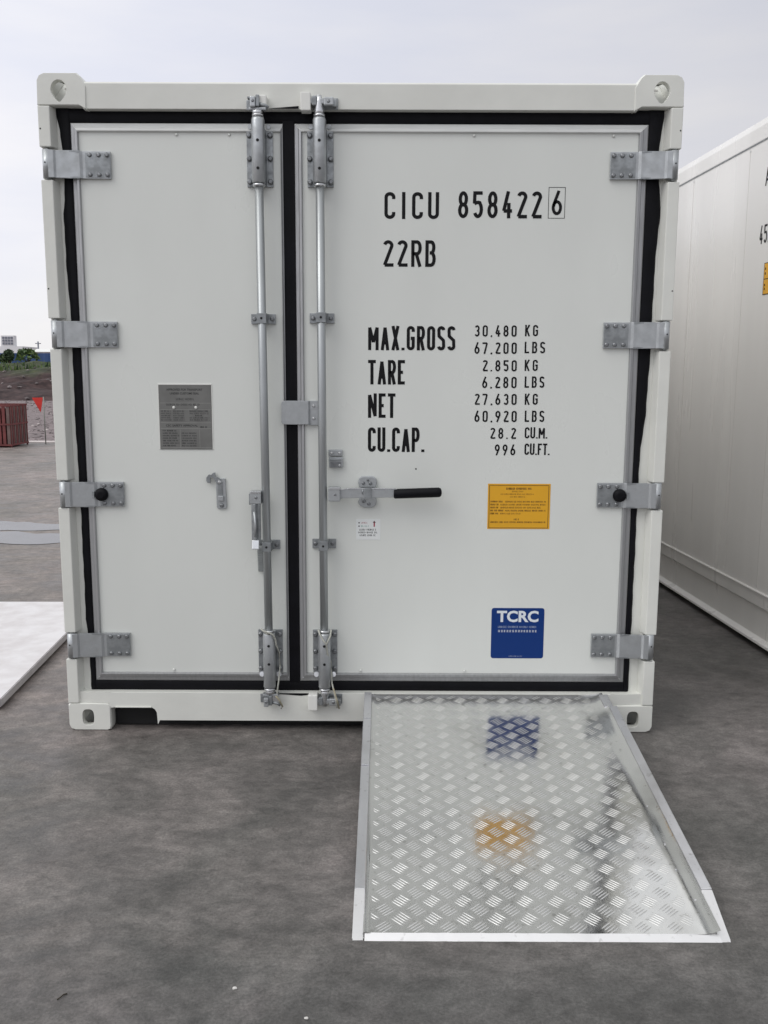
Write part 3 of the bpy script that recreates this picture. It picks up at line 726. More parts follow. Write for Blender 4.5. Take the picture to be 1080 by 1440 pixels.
# ---- locking bars
def locking_bar(x0, x1, which):
    """x0 at the foot, x1 at the head"""
    yb = -.022
    def X(z): return x0 + (x1 - x0) * (z - .2) / 2.2
    b = MB()
    b.tube([(X(.16), yb, .16), (X(2.44), yb, 2.44)], .0165, BARM, 18)
    bar = b.build('locking_bar', C)
    # bearing brackets
    for z0, z1, s0, s1 in ((2.185, 2.390, 2.19, 2.425), (.250, .432, .200, .432)):
        xm = X((z0 + z1) / 2); b = MB()
        b.prism([(xm - .050, YD - .0005), (xm - .050, YD - .009), (xm - .026, YD - .010), (xm - .023, yb + .004), (xm + .023, yb + .004), (xm + .026, YD - .010), (xm + .050, YD - .009), (xm + .050, YD - .0005)], z0, z1, 'z', GALVD, .0012)
        b.tube([(xm, yb, s0), (xm, yb, s0 + .004), (xm, yb, s1 - .008), (xm, yb, s1)], .025, GALV, 22, rs=[.022, .025, .025, .022])
        b.tube([(xm, yb, s0 - .012), (xm, yb, s0 - .003)], .0225, BRIGHT, 22)
        b.tube([(xm, yb, s1 + .003), (xm, yb, s1 + .012)], .0215, BRIGHT, 22)
        for zz in (z0 + .055, z1 - .050): b.tube([(xm + .001, yb - .0245, zz), (xm + .001, yb - .0258, zz)], .0058, HOLE, 10)
        for dx in (-.040, .040):
            for zz in (z0 + .018, (z0 + z1) / 2, z1 - .018): b.bolt(xm + dx, YD - .009, zz, .0105, .011)
        if s0 < 1:
            for dx in (-.036, .034): b.tube([(xm + dx, YD - .010, z0 - .008), (xm + dx, YD - .018, z0 - .006)], .011, BRIGHT, 10)
        else:
            for dx in (-.036, .034): b.tube([(xm + dx, YD - .006, z1 + .014), (xm + dx, YD - .012, z1 + .014)], .009, GALV, 10)
        b.build('bearing_bracket', bar)
    # guide brackets
    for z in ((1.693, .795) if which == 'R' else (1.689, .790)):
        xm = X(z); b = MB(); dxs = (-1, 1)
        b.prism([(xm - .048, YD - .0005), (xm - .048, YD - .010), (xm - .020, YD - .010), (xm - .018, yb - .018), (xm + .018, yb - .018), (xm + .020, YD - .010), (xm + .048, YD - .010), (xm + .048, YD - .0005)], z - .019, z + .019, 'z', GALVD, .0012)
        b.tube([(xm, yb - .018, z), (xm, yb - .0195, z)], .0048, HOLE, 10)
        for dx in (-.035, .035): b.bolt(xm + dx, YD - .010, z, .0085, .007)
        b.build('guide_bracket', bar)
    return bar, X, yb
barL, XL, yb = locking_bar(-.372, -.384, 'L')
barR, XR, _ = locking_bar(-.146, -.153, 'R')
# cams at both ends
def cams():
    # right bar: cams turned sideways into white keepers
    for z, s in ((2.482, 1), (.143, -1)):
        x = XR(z); b = MB()
        b.tube([(x, yb, z - s * .060), (x, yb, z - s * .030), (x, yb - .002, z), (x, yb - .002, z + s * .022)], .015, BRIGHT, 14, rs=[.0165, .0185, .0125, .0105])
        b.box(x - .040, x + .050, yb - .012, yb + .010, z - .010, z + .010, GALV, .004)
        b.box(x + .018, x + .056, yb - .018, yb + .008, z - .017, z + .014, GALV, .005)
        b.box(x + .050, x + .066, yb - .010, yb + .012, z - .020, z + .008, GALVD, .004)
        b.bolt(x + .036, yb - .016, z - .002, .007, .004)
        b.build('cam', barR)
        b = MB()
        b.box(x - .068, x - .030, yb - .022, .0055, z - .036, z + .030, WHITE, .004)
        b.build('cam_keeper', C)
        b = MB(); b.box(x - .026, x + .070, .000, .0055, z - .022, z + .020, GALVD, .002); b.box(x - .026, x - .008, yb - .016, .003, z - .016, z + .018, GALVD, .003); b.build('cam_keeper', C)
    for z, s in ((2.478, 1), (.146, -1)):
        x = XL(z); b = MB()
        b.tube([(x, yb, z - s * .068), (x, yb, z - s * .040), (x, yb, z - s * .030)], .017, BRIGHT, 14, rs=[.0165, .0175, .024])
        b.box(x - .030, x + .034, yb - .016, yb + .008, z - s * .024 - .005, z - s * .024 + .005, GALV, .002)
        b.box(x - .024, x - .004, yb - .030, yb + .006, z - .022, z + .016, GALV, .004)
        b.box(x - .004, x + .010, yb - .022, yb + .010, z - .018, z + .024, GALVD, .003)
        b.box(x - .036, x - .022, yb - .010, yb + .012, z + .012, z + .020, GALVD, .002)
        b.bolt(x - .013, yb - .029, z, .006, .004)
        b.tube([(x + .004, yb - .010, z - .006), (x + .030, yb - .010, z - .012), (x + .042, yb - .008, z - .020)], .007, GALVD, 8)
        b.build('cam', barL)
        b = MB()
        b.box(x + .004, x + .036, yb - .012, .0055, z - .014, z + .026, WHITE if s > 0 else BRIGHT, .005)
        b.build('cam_keeper', C)
        b = MB(); b.box(x - .044, x - .020, .000, .0055, z - .020, z + .016, GALVD, .002); b.build('cam_keeper', C)
cams()
# left lever, hanging down
x = XL(.99) - .036
b = MB()
b.box(x - .024, x + .020, yb - .026, yb + .018, .966, 1.016, GALV, .003)
b.box(x - .029, x - .024, yb - .018, yb + .012, .962, 1.006, GALVD, .001)
b.box(x - .020, x + .020, yb - .0275, yb - .024, 1.008, 1.0165, BRIGHT, .001)
b.bolt(x, yb - .026, .992, .006, .004)
b.prism([(x - .020, yb - .014), (x - .020, yb - .022), (x - .004, yb - .028), (x + .004, yb - .020), (x + .009, yb - .028), (x + .017, yb - .022), (x + .017, yb - .014)], .820, .966, 'z', GALVD, .002)
b.tube([(x - .008, yb - .026, .935), (x - .003, yb - .030, .880), (x - .006, yb - .026, .835)], .0045, GALV, 8)
b.prism([(yb - .016, .824), (yb - .028, .820), (yb - .040, .786), (yb - .030, .782), (yb - .014, .800)], x - .018, x + .010, 'x', BRIGHT, .003)
b.build('handle', barL)
b = MB(); b.prism([(x - .008, .786), (x + .017, .786), (x + .017, .679), (x - .005, .679)], YD - .020, YD - .004, 'y', mat('faded_grip', (.36, .38, .37), .6, var=.2, vscale=60), .003)
for k in range(14): z = .775 - k * .007; b.box(x - .004, x + .016, YD - .0215, YD - .0185, z - .0012, z + .0012, GALVD)
b.build('handle_grip', barL)
# right lever, level across the door
b = MB(); zr = 1.006; xr = XR(zr) + .048
b.box(xr - .026, xr + .022, yb - .024, yb + .020, zr - .029, zr + .027, GALV, .004)
b.box(xr - .020, xr + .022, yb - .0255, yb - .020, zr + .0185, zr + .0275, BRIGHT, .001)
b.bolt(xr + .002, yb - .024, zr - .001, .005, .003)
b.prism([(xr + .020, zr - .020), (xr + .034, zr - .017), (.146, zr - .013), (.146, zr + .021), (xr + .060, zr + .021), (xr + .020, zr + .016)], yb - .012, yb - .002, 'y', GALV, .002)
b.prism([(xr + .020, zr + .015), (xr + .060, zr + .0205), (.140, zr + .0205), (.140, zr + .0235), (xr + .060, zr + .0235), (xr + .020, zr + .018)], yb - .014, yb - .001, 'y', BRIGHT, .0008)
b.build('handle', barR)
b = MB()
b.tube([(.134, yb - .006, zr + .001), (.140, yb - .006, zr + .001), (.300, yb - .006, zr + .007), (.314, yb - .006, zr + .0075), (.322, yb - .006, zr + .008), (.3245, yb - .006, zr + .008)], .02, RUB, 18, rs=[.0165, .0195, .0195, .0195, .015, .006])
b.build('handle_grip', barR)
# catch for the right lever
b = MB()
b.prism([(-.004, zr + .020), (-.010, zr + .040), (-.006, zr + .058), (.006, zr + .066), (.050, zr + .066), (.062, zr + .058), (.066, zr + .040), (.062, zr + .020)], YD - .016, YD - .0005, 'y', GALV, .004)
b.prism([(-.004, zr - .022), (-.010, zr - .040), (-.002, zr - .054), (.014, zr - .062), (.048, zr - .062), (.062, zr - .052), (.066, zr - .034), (.062, zr - .022)], YD - .016, YD - .0005, 'y', GALV, .004)
b.box(.002, .056, YD - .012, YD - .002, zr - .030, zr + .030, GALVD, .001)
b.tube([(.010, yb - .0135, zr + .0), (.010, yb - .0135, zr + .018)], .003, GALVD, 6)
b.box(.018, .046, yb - .0165, yb - .0125, zr - .016, zr + .024, GALVD, .001)
for px, pz, r_ in ((.030, .050, .005), (.040, .038, .0075), (.012, .038, .007), (.014, -.034, .008), (.034, -.046, .0075)): b.bolt(px, YD - .016, zr + pz, r_, .005)
b.build('handle_catch', doors['R'])
# catch for the left lever with its swung-out hook
b = MB()
b.prism([(-.583, 1.060), (-.545, 1.060), (-.541, .944), (-.547, .936), (-.577, .936), (-.582, .944)], YD - .008, YD - .0005, 'y', GALV, .002)
b.box(-.576, -.556, YD - .0105, YD - .0075, .985, 1.045, GALVD, .001)
b.box(-.575, -.552, YD - .017, YD - .0075, .968, .990, GALV, .003)
b.bolt(-.567, YD - .008, 1.046, .009, .010, BRIGHT); b.bolt(-.561, YD - .008, .950, .009, .004)
b.prism([(-.560, 1.052), (-.572, 1.064), (-.582, 1.066), (-.584, 1.085), (-.592, 1.083), (-.600, 1.074), (-.610, 1.076), (-.619, 1.064), (-.620, 1.052), (-.615, 1.042), (-.603, 1.042), (-.604, 1.062), (-.595, 1.066), (-.588, 1.058), (-.584, 1.048), (-.572, 1.040)], YD - .017, YD - .007, 'y', GALVD, .001)
b.build('handle_catch', doors['L'])
# small hold-back block beside the right bar
b = MB()
b.box(-.128, -.072, YD - .014, YD - .0005, 1.152, 1.178, GALV, .003)
b.box(-.126, -.070, YD - .018, YD - .0005, 1.106, 1.148, GALV, .003)
b.box(-.122, -.078, YD - .024, YD - .017, 1.134, 1.142, GALVD, .002)
b.box(-.120, -.076, YD - .0185, YD - .0165, 1.108, 1.130, BOLT, .001)
for px, pz in ((-.115, 1.165), (-.084, 1.165), (-.084, 1.116)): b.bolt(px, YD - .016, pz, .0055, .006, BRIGHT)
b.build('hold_back', doors['R'])
# overlap plate across the middle seal
b = MB()
b.prism([(-.314, 1.286), (-.311, 1.281), (-.300, 1.278), (-.206, 1.278), (-.206, 1.372), (-.300, 1.372), (-.311, 1.368), (-.314, 1.360)], .010, .017, 'y', GALV, .0015)
b.prism([(-.203, 1.275), (-.203, 1.372), (-.168, 1.372), (-.168, 1.275)], .018, .030, 'y', GALV, .0015)
b.box(-.2065, -.2025, .012, .020, 1.277, 1.371, GALVD)
for z in (1.302, 1.352): b.bolt(-.186, .018, z, .0058, .007, BRIGHT)
b.build('overlap_plate', doors['R'])
# tie ropes at the foot of the bars
b = MB(); x = XL(.3)
b.tube([(x - .030, yb - .015, .452), (x - .018, yb - .028, .446), (x + .004, yb - .030, .440), (x + .020, yb - .026, .430), (x + .028, yb - .018, .410), (x + .030, yb - .012, .385), (x + .036, YD - .026, .340), (x + .040, YD - .024, .280), (x + .038, yb - .006, .235), (x + .032, yb - .010, .190), (x + .030, yb - .012, .165)], .0035, ROPE, 8)
b.tube([(x + .026, yb - .018, .168), (x + .040, yb - .016, .150), (x + .052, yb - .006, .118), (x + .046, yb - .010, .110)], .0035, ROPEO, 8)
b.tube([(x - .024, yb - .02, .447), (x - .006, yb - .026, .434), (x + .015, yb - .022, .436)], .003, ROPE, 8)
b.build('tie_rope', C)
b = MB(); x = XR(.3)
b.tube([(x - .024, yb - .016, .450), (x - .016, yb - .024, .430), (x + .000, yb - .030, .404), (x + .010, yb - .030, .392), (x + .014, yb - .024, .350), (x + .024, YD - .030, .300), (x + .026, YD - .028, .256), (x + .030, yb - .004, .220), (x + .044, yb - .014, .160), (x + .052, yb - .020, .118)], .0035, ROPE, 8)
b.tube([(x + .028, yb - .010, .448), (x + .026, yb - .022, .425), (x + .016, yb - .028, .404), (x + .010, yb - .030, .390)], .0035, ROPE, 8)
b.tube([(x + .036, yb - .012, .200), (x + .052, yb - .018, .150), (x + .060, yb - .012, .112)], .003, ROPEO, 8)
b.build('tie_rope', C)

# ---- lettering on the wide door (painted film 0.6 mm proud)
PD = lambda x, z, l: (x, YD - .0006 - l, z)
def line(*a, **k):
    bb = MB(); write(bb, *a, **k); return bb.build('lettering', doors['R'], fix=False)
line('CICU', .091, .304, 2.070, 2.170, INK, PD, w=.38, t=.132, gap=.145)
line('858422', .376, .699, 2.074, 2.174, INK, PD, w=.40, t=.132, gap=.165)
line('6', .736, .778, 2.086, 2.177, INK, PD, w=.40, t=.13)
b = MB()
for (a, c, d, e_) in ((.7235, .7255, 2.074, 2.190), (.7865, .7885, 2.074, 2.190), (.7255, .7865, 2.188, 2.190), (.7255, .7865, 2.074, 2.076)):
    b.poly([PD(a, d, 0), PD(c, d, 0), PD(c, e_, 0), PD(a, e_, 0)], INK)
b.build('check_digit_box', doors['R'], fix=False)
line('22RB', .087, .293, 1.891, 1.991, INK, PD, w=.40, t=.13, gap=.13)
line('MAX.GROSS', .030, .374, 1.571, 1.665, INK, PD, w=.34, t=.132, gap=.085)
line('TARE', .030, .177, 1.437, 1.533, INK, PD, w=.34, t=.132, gap=.075)
line('NET', .030, .139, 1.305, 1.402, INK, PD, w=.34, t=.132, gap=.085)
line('CU.CAP.', .030, .256, 1.169, 1.267, INK, PD, w=.34, t=.132, gap=.085)
for tx, x0, x1, z0, z1 in (('30,480', .448, .615, 1.625, 1.669), ('KG', .647, .699, 1.627, 1.671), ('67,200', .449, .617, 1.558, 1.603), ('LBS', .647, .729, 1.561, 1.606),
                           ('2.850', .482, .619, 1.490, 1.534), ('KG', .649, .702, 1.492, 1.536), ('6,280', .482, .620, 1.424, 1.469), ('LBS', .651, .730, 1.426, 1.471),
                           ('27,630', .453, .622, 1.358, 1.402), ('KG', .653, .706, 1.359, 1.403), ('60,920', .454, .624, 1.290, 1.335), ('LBS', .655, .734, 1.291, 1.336),
                           ('28.2', .518, .623, 1.223, 1.267), ('CU.M.', .657, .748, 1.225, 1.270), ('996', .538, .622, 1.157, 1.201), ('CU.FT.', .658, .759, 1.159, 1.205)):
    line(tx, x0, x1, z0, z1, INK, PD, w=.42, t=.15, gap=.20 if tx[0].isdigit() or 'B' in tx or tx == 'KG' else .07)

def label(x0, x1, z0, z1, m, name, parent, th=.0008, r=.0, lbl=None):
    b = MB(); pts = []
    if r:
        for cx_, cz_, a in ((x1 - r, z1 - r, 0), (x0 + r, z1 - r, 90), (x0 + r, z0 + r, 180), (x1 - r, z0 + r, 270)):
            pts += [(cx_ + r * math.cos(R(a + q)), cz_ + r * math.sin(R(a + q))) for q in (0, 30, 60, 90)]
    else: pts = [(x0, z0), (x1, z0), (x1, z1), (x0, z1)]
    b.prism(pts, YD - th, YD + .001, 'y', m)
    return b
# data plate
PP = lambda x, z, l: (x, YD - .0032 - l, z)
x0, x1, z0, z1 = -.803, -.594, 1.176, 1.432
b = label(x0, x1, z0, z1, PLATE, '', None, th=.0028)
pl = b.build('data_plate', doors['L']); pl['label'] = 'grey etched data plate with two rivets'
b = MB(); rnd = random.Random(11)
font_mesh(b, 'APPROVED FOR TRANSPORT', -.772, -.628, 1.4095, 1.4180, PLINK, PP, .02)
font_mesh(b, 'UNDER CUSTOMS SEAL', -.758, -.642, 1.3945, 1.4030, PLINK, PP, .02)
microline(b, -.735, -.662, 1.372, .0085, PLINK, PP, .16, rnd=rnd)
microline(b, -.775, -.640, 1.351, .0075, PLINK, PP, .16, rnd=rnd)
for k in range(5):
    z = 1.326 - k * .0088
    microline(b, -.796, -.755, z, .0052, PLINK, PP, .2, rnd=rnd); microline(b, -.748, -.700, z, .0050, PLINK, PP, .15, rnd=rnd)
    microline(b, -.682 if k != 2 else -.660, -.602 if k != 2 else -.628, z, .0058, PLINK, PP, .24 if k in (0, 2) else .14, rnd=rnd)
font_mesh(b, 'CSC SAFETY APPROVAL', -.778, -.650, 1.2670, 1.2755, PLINK, PP, .02)
microline(b, -.642, -.610, 1.262, .007, PLINK, PP, .25, rnd=rnd)
for k in range(7):
    z = 1.248 - k * .0100
    microline(b, -.792, -.735 + .006 * (k % 3), z, .0058, PLINK, PP, .24, rnd=rnd)
    if k > 0: microline(b, -.716, -.655, z, .0058, PLINK, PP, .20, rnd=rnd)
for z in (1.360, 1.3335, 1.282, 1.2585, 1.182): b.poly([PP(-.800, z, .0), PP(-.597, z, 0), PP(-.597, z + .0012, 0), PP(-.800, z + .0012, 0)], PLLITE)
for x in (-.722, -.644): b.poly([PP(x, 1.184, .0001), PP(x + .001, 1.184, .0001), PP(x + .001, 1.255, .0001), PP(x, 1.255, .0001)], PLLITE)
b.build('plate_print', doors['L'], fix=False).parent = doors['L']
b = MB()
for x in (-.744, -.656):
    b = MB(); b.tube([(x, YD - .0028, 1.343), (x, YD - .006, 1.343), (x, YD - .0085, 1.343)], .006, WHITE, 12, rs=[.0062, .0055, .003]); b.build('rivet', doors['L'])
b = MB(); b.box(x0 - .003, x1 + .003, YD - .0022, YD, z1 + .0005, z1 + .0055, WHITE, .0005); b.box(x0 - .0045, x0 - .0005, YD - .0016, YD, z0, z1, WHITE); b.box(x1 + .0005, x1 + .004, YD - .0016, YD, z0, z1, WHITE)
b.build('plate_border', doors['L'])
# yellow label
PL = lambda x, z, l: (x, YD - .0012 - l, z)
x0, x1, z0, z1 = .515, .768, .857, 1.042
b = label(x0, x1, z0, z1, YEL, '', None); o = b.build('warning_label', doors['R']); o['label'] = 'yellow printed warning label'
b = MB()
for (a, c, d, e_) in ((x0 + .005, x1 - .006, z1 - .0075, z1 - .005), (x0 + .005, x1 - .006, z0 + .003, z0 + .0055), (x0 + .005, x0 + .0075, z0 + .0055, z1 - .0075), (x1 - .0085, x1 - .006, z0 + .0055, z1 - .0075)):
    b.poly([PL(a, d, 0), PL(c, d, 0), PL(c, e_, 0), PL(a, e_, 0)], YINK)
microline(b, .588, .692, 1.018, .0085, YINK, PL, .32, rnd=rnd)
microline(b, .612, .662, 1.008, .0055, YINK, PL, .14, rnd=rnd); microline(b, .566, .702, .997, .0055, YINK, PL, .14, rnd=rnd); microline(b, .604, .670, .986, .0055, YINK, PL, .14, rnd=rnd)
for k, (xe, bo) in enumerate(((.752, .24), (.752, .20), (.732, .20), (.754, .26), (.650, .16))):
    z = .966 - k * .0122
    microline(b, .526, .580 if k in (0, 3) else .56, z, .0068, YINK, PL, .34, rnd=rnd); microline(b, .586 if k in (0, 3) else .566, xe, z, .0062, YINK, PL, bo, rnd=rnd)
microline(b, .622, .646, .893, .0070, YINK, PL, .2, rnd=rnd); microline(b, .526, .752, .882, .0062, YINK, PL, .26, word=(4, 10), rnd=rnd)
b.build('label_print', doors['R'], fix=False)
# blue sticker
x0, x1, z0, z1 = .541, .759, .311, .526
b = label(x0, x1, z0, z1, BLUE, '', None, r=.010); o = b.build('blue_sticker', doors['R']); o['label'] = 'blue square sticker with white TCRC'
b = MB()
font_mesh(b, 'TCRC', .563, .735, .466, .515, BLINK, PL, .035)
microline(b, .568, .732, .4415, .0085, BLPALE, PL, .16, word=(5, 9), rnd=rnd)
for k in range(14):
    x = .569 + k * .0117; z = .4240; s_ = .0085
    for j in range(3): q = z + j * s_ * .42; b.poly([PL(x, q, 0), PL(x + s_ * rnd.uniform(.7, 1), q, 0), PL(x + s_ * .9, q + .0012, 0), PL(x, q + .0012, 0)], BLINK)
    q = x + s_ * rnd.uniform(.3, .6); b.poly([PL(q, z - .001, .0001), PL(q + .0014, z - .001, .0001), PL(q + .0014, z + s_, .0001), PL(q, z + s_, .0001)], BLINK)
microline(b, .615, .672, .318, .0045, BLPALE, PL, .16, rnd=rnd)
b.build('sticker_print', doors['R'], fix=False)
# white handle sticker
x0, x1, z0, z1 = -.018, .081, .810, .895
b = label(x0, x1, z0, z1, STICK, '', None); o = b.build('handle_sticker', doors['R']); o['label'] = 'small white sticker with a red arrow'
b = MB()
b.box(-.0175, .0805, YD - .00115, YD - .0009, .8105, .8945, STICK)
for z, m_ in ((.880, REDINK), (.866, GREENINK)):
    b.tube([PL(-.006, z, 0), PL(-.006, z, .0004)], .0030, INK, 8); microline(b, .002, .034, z - .003, .006, m_, PL, .14, rnd=rnd)
b.poly([PL(.053, .864, 0), PL(.0585, .864, 0), PL(.0585, .880, 0), PL(.053, .880, 0)], REDINK)
b.poly([PL(.0495, .880, 0), PL(.062, .880, 0), PL(.0557, .889, 0)], mat('dark_red_ink', (.08, .02, .03), .5))
for k, (a, c) in enumerate(((-.006, .064), (-.010, .070), (-.004, .062))): microline(b, a, c, .848 - k * .0115, .0072, INK, PL, .20, rnd=rnd)
b.build('sticker_print', doors['R'], fix=False)
# keeper smudges are not modelled; forklift pocket shade is an added black plate

# ================================================================== LOADING RAMP
TH = R(6.75)
def RP(x, u, h): return Vector((x, -1.420 + u * math.cos(TH) - h * math.sin(TH), .004 + u * math.sin(TH) + h * math.cos(TH)))
RA = empty('loading_ramp', (0.52, -.7, 0))
tag(RA, 'chequered aluminium ramp sloping from the yard up to the door sill of the white container', 'ramp')
def RT(v): return RP(v.x, v.y, v.z) - Vector((0.52, -.7, 0))
# plate
b = MB(); i = b.mi(RPLATE)
prof = [(.046, .002), (.052, .0035), (.060, .003), (.068, 0), (.30, 0), (.60, 0), (.90, 0), (.935, .0005), (.955, .002), (.972, .005), (.985, .009), (.996, .0135)]
us = [.040 + (1.409 - .040) * k / 16 for k in range(0, 17)]
rows = [[b.bm.verts.new(RT(Vector((x, u, h)))) for x, h in prof] for u in us]
for A, B in zip(rows, rows[1:]):
    for k in range(len(prof) - 1): f = b.bm.faces.new((A[k], A[k + 1], B[k + 1], B[k])); f.material_index = i; f.smooth = True
# thickness: front, underside
us_ = [(.05, .034), (.996, .034), (.996, 1.405), (.05, 1.405)]
b.poly([RT(Vector((x, u, -.006))) for x, u in us_], RPLATE)
b.poly([RT(Vector(p)) for p in ((.05, 1.405, -.006), (.996, 1.405, -.006), (.996, 1.405, .010), (.9, 1.405, 0), (.05, 1.405, 0))], RPLATE)
b.build('ramp_plate', RA, fix=False)
# raised five-bar treads
b = MB(); rnd = random.Random(2); iB = b.mi(RBAR)
def tread(cx_, cu, ang, L=.0240, w=.0022, h=.0009):
    ca, sa = math.cos(ang), math.sin(ang)
    base, topv = [], []
    for (p, q) in ((-1, 0), (-.55, -1), (.55, -1), (1, 0), (.55, 1), (-.55, 1)):
        dx, du = p * L, q * w
        base.append(b.bm.verts.new(RT(Vector((cx_ + dx * ca - du * sa, cu + dx * sa + du * ca, 0)))))
    for (p, q) in ((-.72, 0), (-.45, -.45), (.45, -.45), (.72, 0), (.45, .45), (-.45, .45)):
        dx, du = p * L, q * w
        topv.append(b.bm.verts.new(RT(Vector((cx_ + dx * ca - du * sa, cu + dx * sa + du * ca, h)))))
    for k in range(6): f = b.bm.faces.new((base[k], base[(k + 1) % 6], topv[(k + 1) % 6], topv[k])); f.material_index = iB; f.smooth = True
    f = b.bm.faces.new(topv); f.material_index = iB; f.smooth = True
px, pu = .0868, .0703
for row in range(0, 41):
    for cc in range(-2, 24):
        if (row + cc) % 2: continue
        cx_ = .148 + cc * px / 2; cu = .1 - .003 + (row - 2) * pu / 2 * .998
        if not (.055 < cx_ < .945) or not (.036 < cu < 1.395): continue
        hh = rnd.uniform(.00092, .00108)
        ang = R(-41) if cc % 2 == 0 else R(40)
        for k in range(-2, 3):
            off = k * .0088; pxx = cx_ - math.sin(ang) * off; puu = cu + math.cos(ang) * off
            if .066 < pxx < .958 and .050 < puu < 1.392: tread(pxx, puu, ang + rnd.uniform(-.03, .03), L=.0235 * rnd.uniform(.9, 1.03), h=hh)
b.build('tread_pattern', RA, fix=True)
# bevelled lip at the foot
b = MB()
b.prism([(.0345, .0012), (-.002, -.0125), (-.002, -.016), (.040, -.008)], .048, .994, 'x', RLIP, 0, T=None) if False else None
q = bmesh.new(); nx_ = 40
T_, F_, Bk = [], [], []
for k in range(nx_ + 1):
    x = .050 + (.994 - .050) * k / nx_; j = rnd.uniform(-.0007, .0007)
    T_.append(q.verts.new(RT(Vector((x, .0420 + j, .0008))))); F_.append(q.verts.new(RT(Vector((x, -.001 + j * .5, -.0125))))); Bk.append(q.verts.new(RT(Vector((x, .0420, -.0045)))))
for k in range(nx_):
    q.faces.new((F_[k], F_[k + 1], T_[k + 1], T_[k])); q.faces.new((F_[k], Bk[k], Bk[k + 1], F_[k + 1])); q.faces.new((T_[k], T_[k + 1], Bk[k + 1], Bk[k]))
b.merge(q, RLIP); b.build('ramp_lip', RA)
# side rails: hollow edge sections with jointed lengths and a tapered foot
for s, (xa, xb) in ((-1, (.018, .0475)), (1, (.9965, 1.0275))):
    b = MB()
    segs = ((.200, .845, .0135), (.849, 1.180, .0155), (1.184, 1.402, .0145)) if s < 0 else ((.200, 1.285, .0185), (1.29, 1.392, .0145))
    for u0, u1, h in segs:
        top_in = h - (.001 if s < 0 else .002)
        a, c = (xa, xb)
        if s > 0 and u0 > 1.2: a, c = .980, 1.015
        b.prism([(a, -.034), (c, -.034), (c, h if s > 0 else top_in), (a, top_in if s > 0 else h)], u0, u1, 'y', RRAIL, .0022, T=RT)
    # tapered foot
    q = bmesh.new(); h = .0145 if s < 0 else .0165; hb = -.001
    P8 = [(xa, .1995, -.026), (xb, .1995, -.026), (xb, .1995, h), (xa, .1995, h), (xa - .0015 * (s < 0), -.008, -.0145), (xb, -.006, -.0145), (xb, -.006, -.010), (xa - .0015 * (s < 0), -.008, -.010)]
    if s > 0: P8 = [(x - (.010 if k in (5, 6) else .012) * (1 if k > 3 else 0), u, z) for k, (x, u, z) in enumerate(P8)]
    vs = [q.verts.new(p) for p in P8]
    for fc in ((0, 1, 2, 3), (4, 7, 6, 5), (3, 2, 6, 7), (0, 4, 5, 1), (1, 5, 6, 2), (0, 3, 7, 4)): q.faces.new([vs[k] for k in fc])
    bmesh.ops.bevel(q, geom=q.edges[:], offset=.0018, segments=2, affect='EDGES')
    b.merge(q, RLIP, RT)
    if s < 0:
        for u in (1.182, .847): b.box(.0185, .047, u - .0012, u + .0012, h - .003, h + .0022, BRIGHT, .0004, T=RT)
    else:
        for u, x in ((.42, .962), (.30, .958), (.17, .972), (.62, .964)): b.tube([RT(Vector((x, u, .003))), RT(Vector((x, u, .0058)))], .003, BRIGHT, 8)
    b.build('side_rail', RA)
# underside bearers, seen only from the side
b = MB()
for x in (.25, .52, .79): b.box(x - .02, x + .02, .30, 1.38, -.030, -.0065, RRAIL, T=RT)
b.build('bearer', RA)

# ================================================================== PALE SLAB LYING ON THE LEFT
S = empty('flat_panel', (-2.2, 1.05, 0))
tag(S, 'pale flat rectangular panel lying on the yard along the left side of the white container', 'panel')
def SP(x, y, z): return Vector((x + 2.2, y - 1.05, z))
# right edge runs from the far corner to the near corner
far_r, near_r = Vector((-1.706, 1.915)), Vector((-1.592, .215))
far_l, near_l = Vector((-2.90, 1.90)), Vector((-2.78, .14))
q = bmesh.new()
def slab_pts(z, g): 
    c = (far_r + near_r + far_l + near_l) / 4
    return [q.verts.new(SP(*(c + (p - c) * g), z)) for p in (near_r, far_r, far_l, near_l)]
A = slab_pts(.012, .992); B_ = slab_pts(.056, 1.0)
for k in range(4): q.faces.new((A[k], A[(k + 1) % 4], B_[(k + 1) % 4], B_[k]))
q.faces.new(A[::-1]); q.faces.new(B_)
bmesh.ops.bevel(q, geom=q.edges[:], offset=.004, segments=2, affect='EDGES')
b = MB(); b.merge(q, SLAB)
for f in b.bm.faces:
    pass
o = b.build('panel_board', S)
o.data.materials.append(SLABS)
for p in o.data.polygons:
    if abs(p.normal.z) < .5: p.material_index = 1
b = MB()
for k in range(3):
    c = near_r.lerp(near_l, .15 + .35 * k); d = far_r.lerp(far_l, .15 + .35 * k)
    b.box(c.x + 2.2 - .03 - .03, c.x + 2.2 + .03, min(c.y, d.y) - 1.05 + .25, max(c.y, d.y) - 1.05 - .25, 0.0, .0125, DARK)
b.build('runner', S)

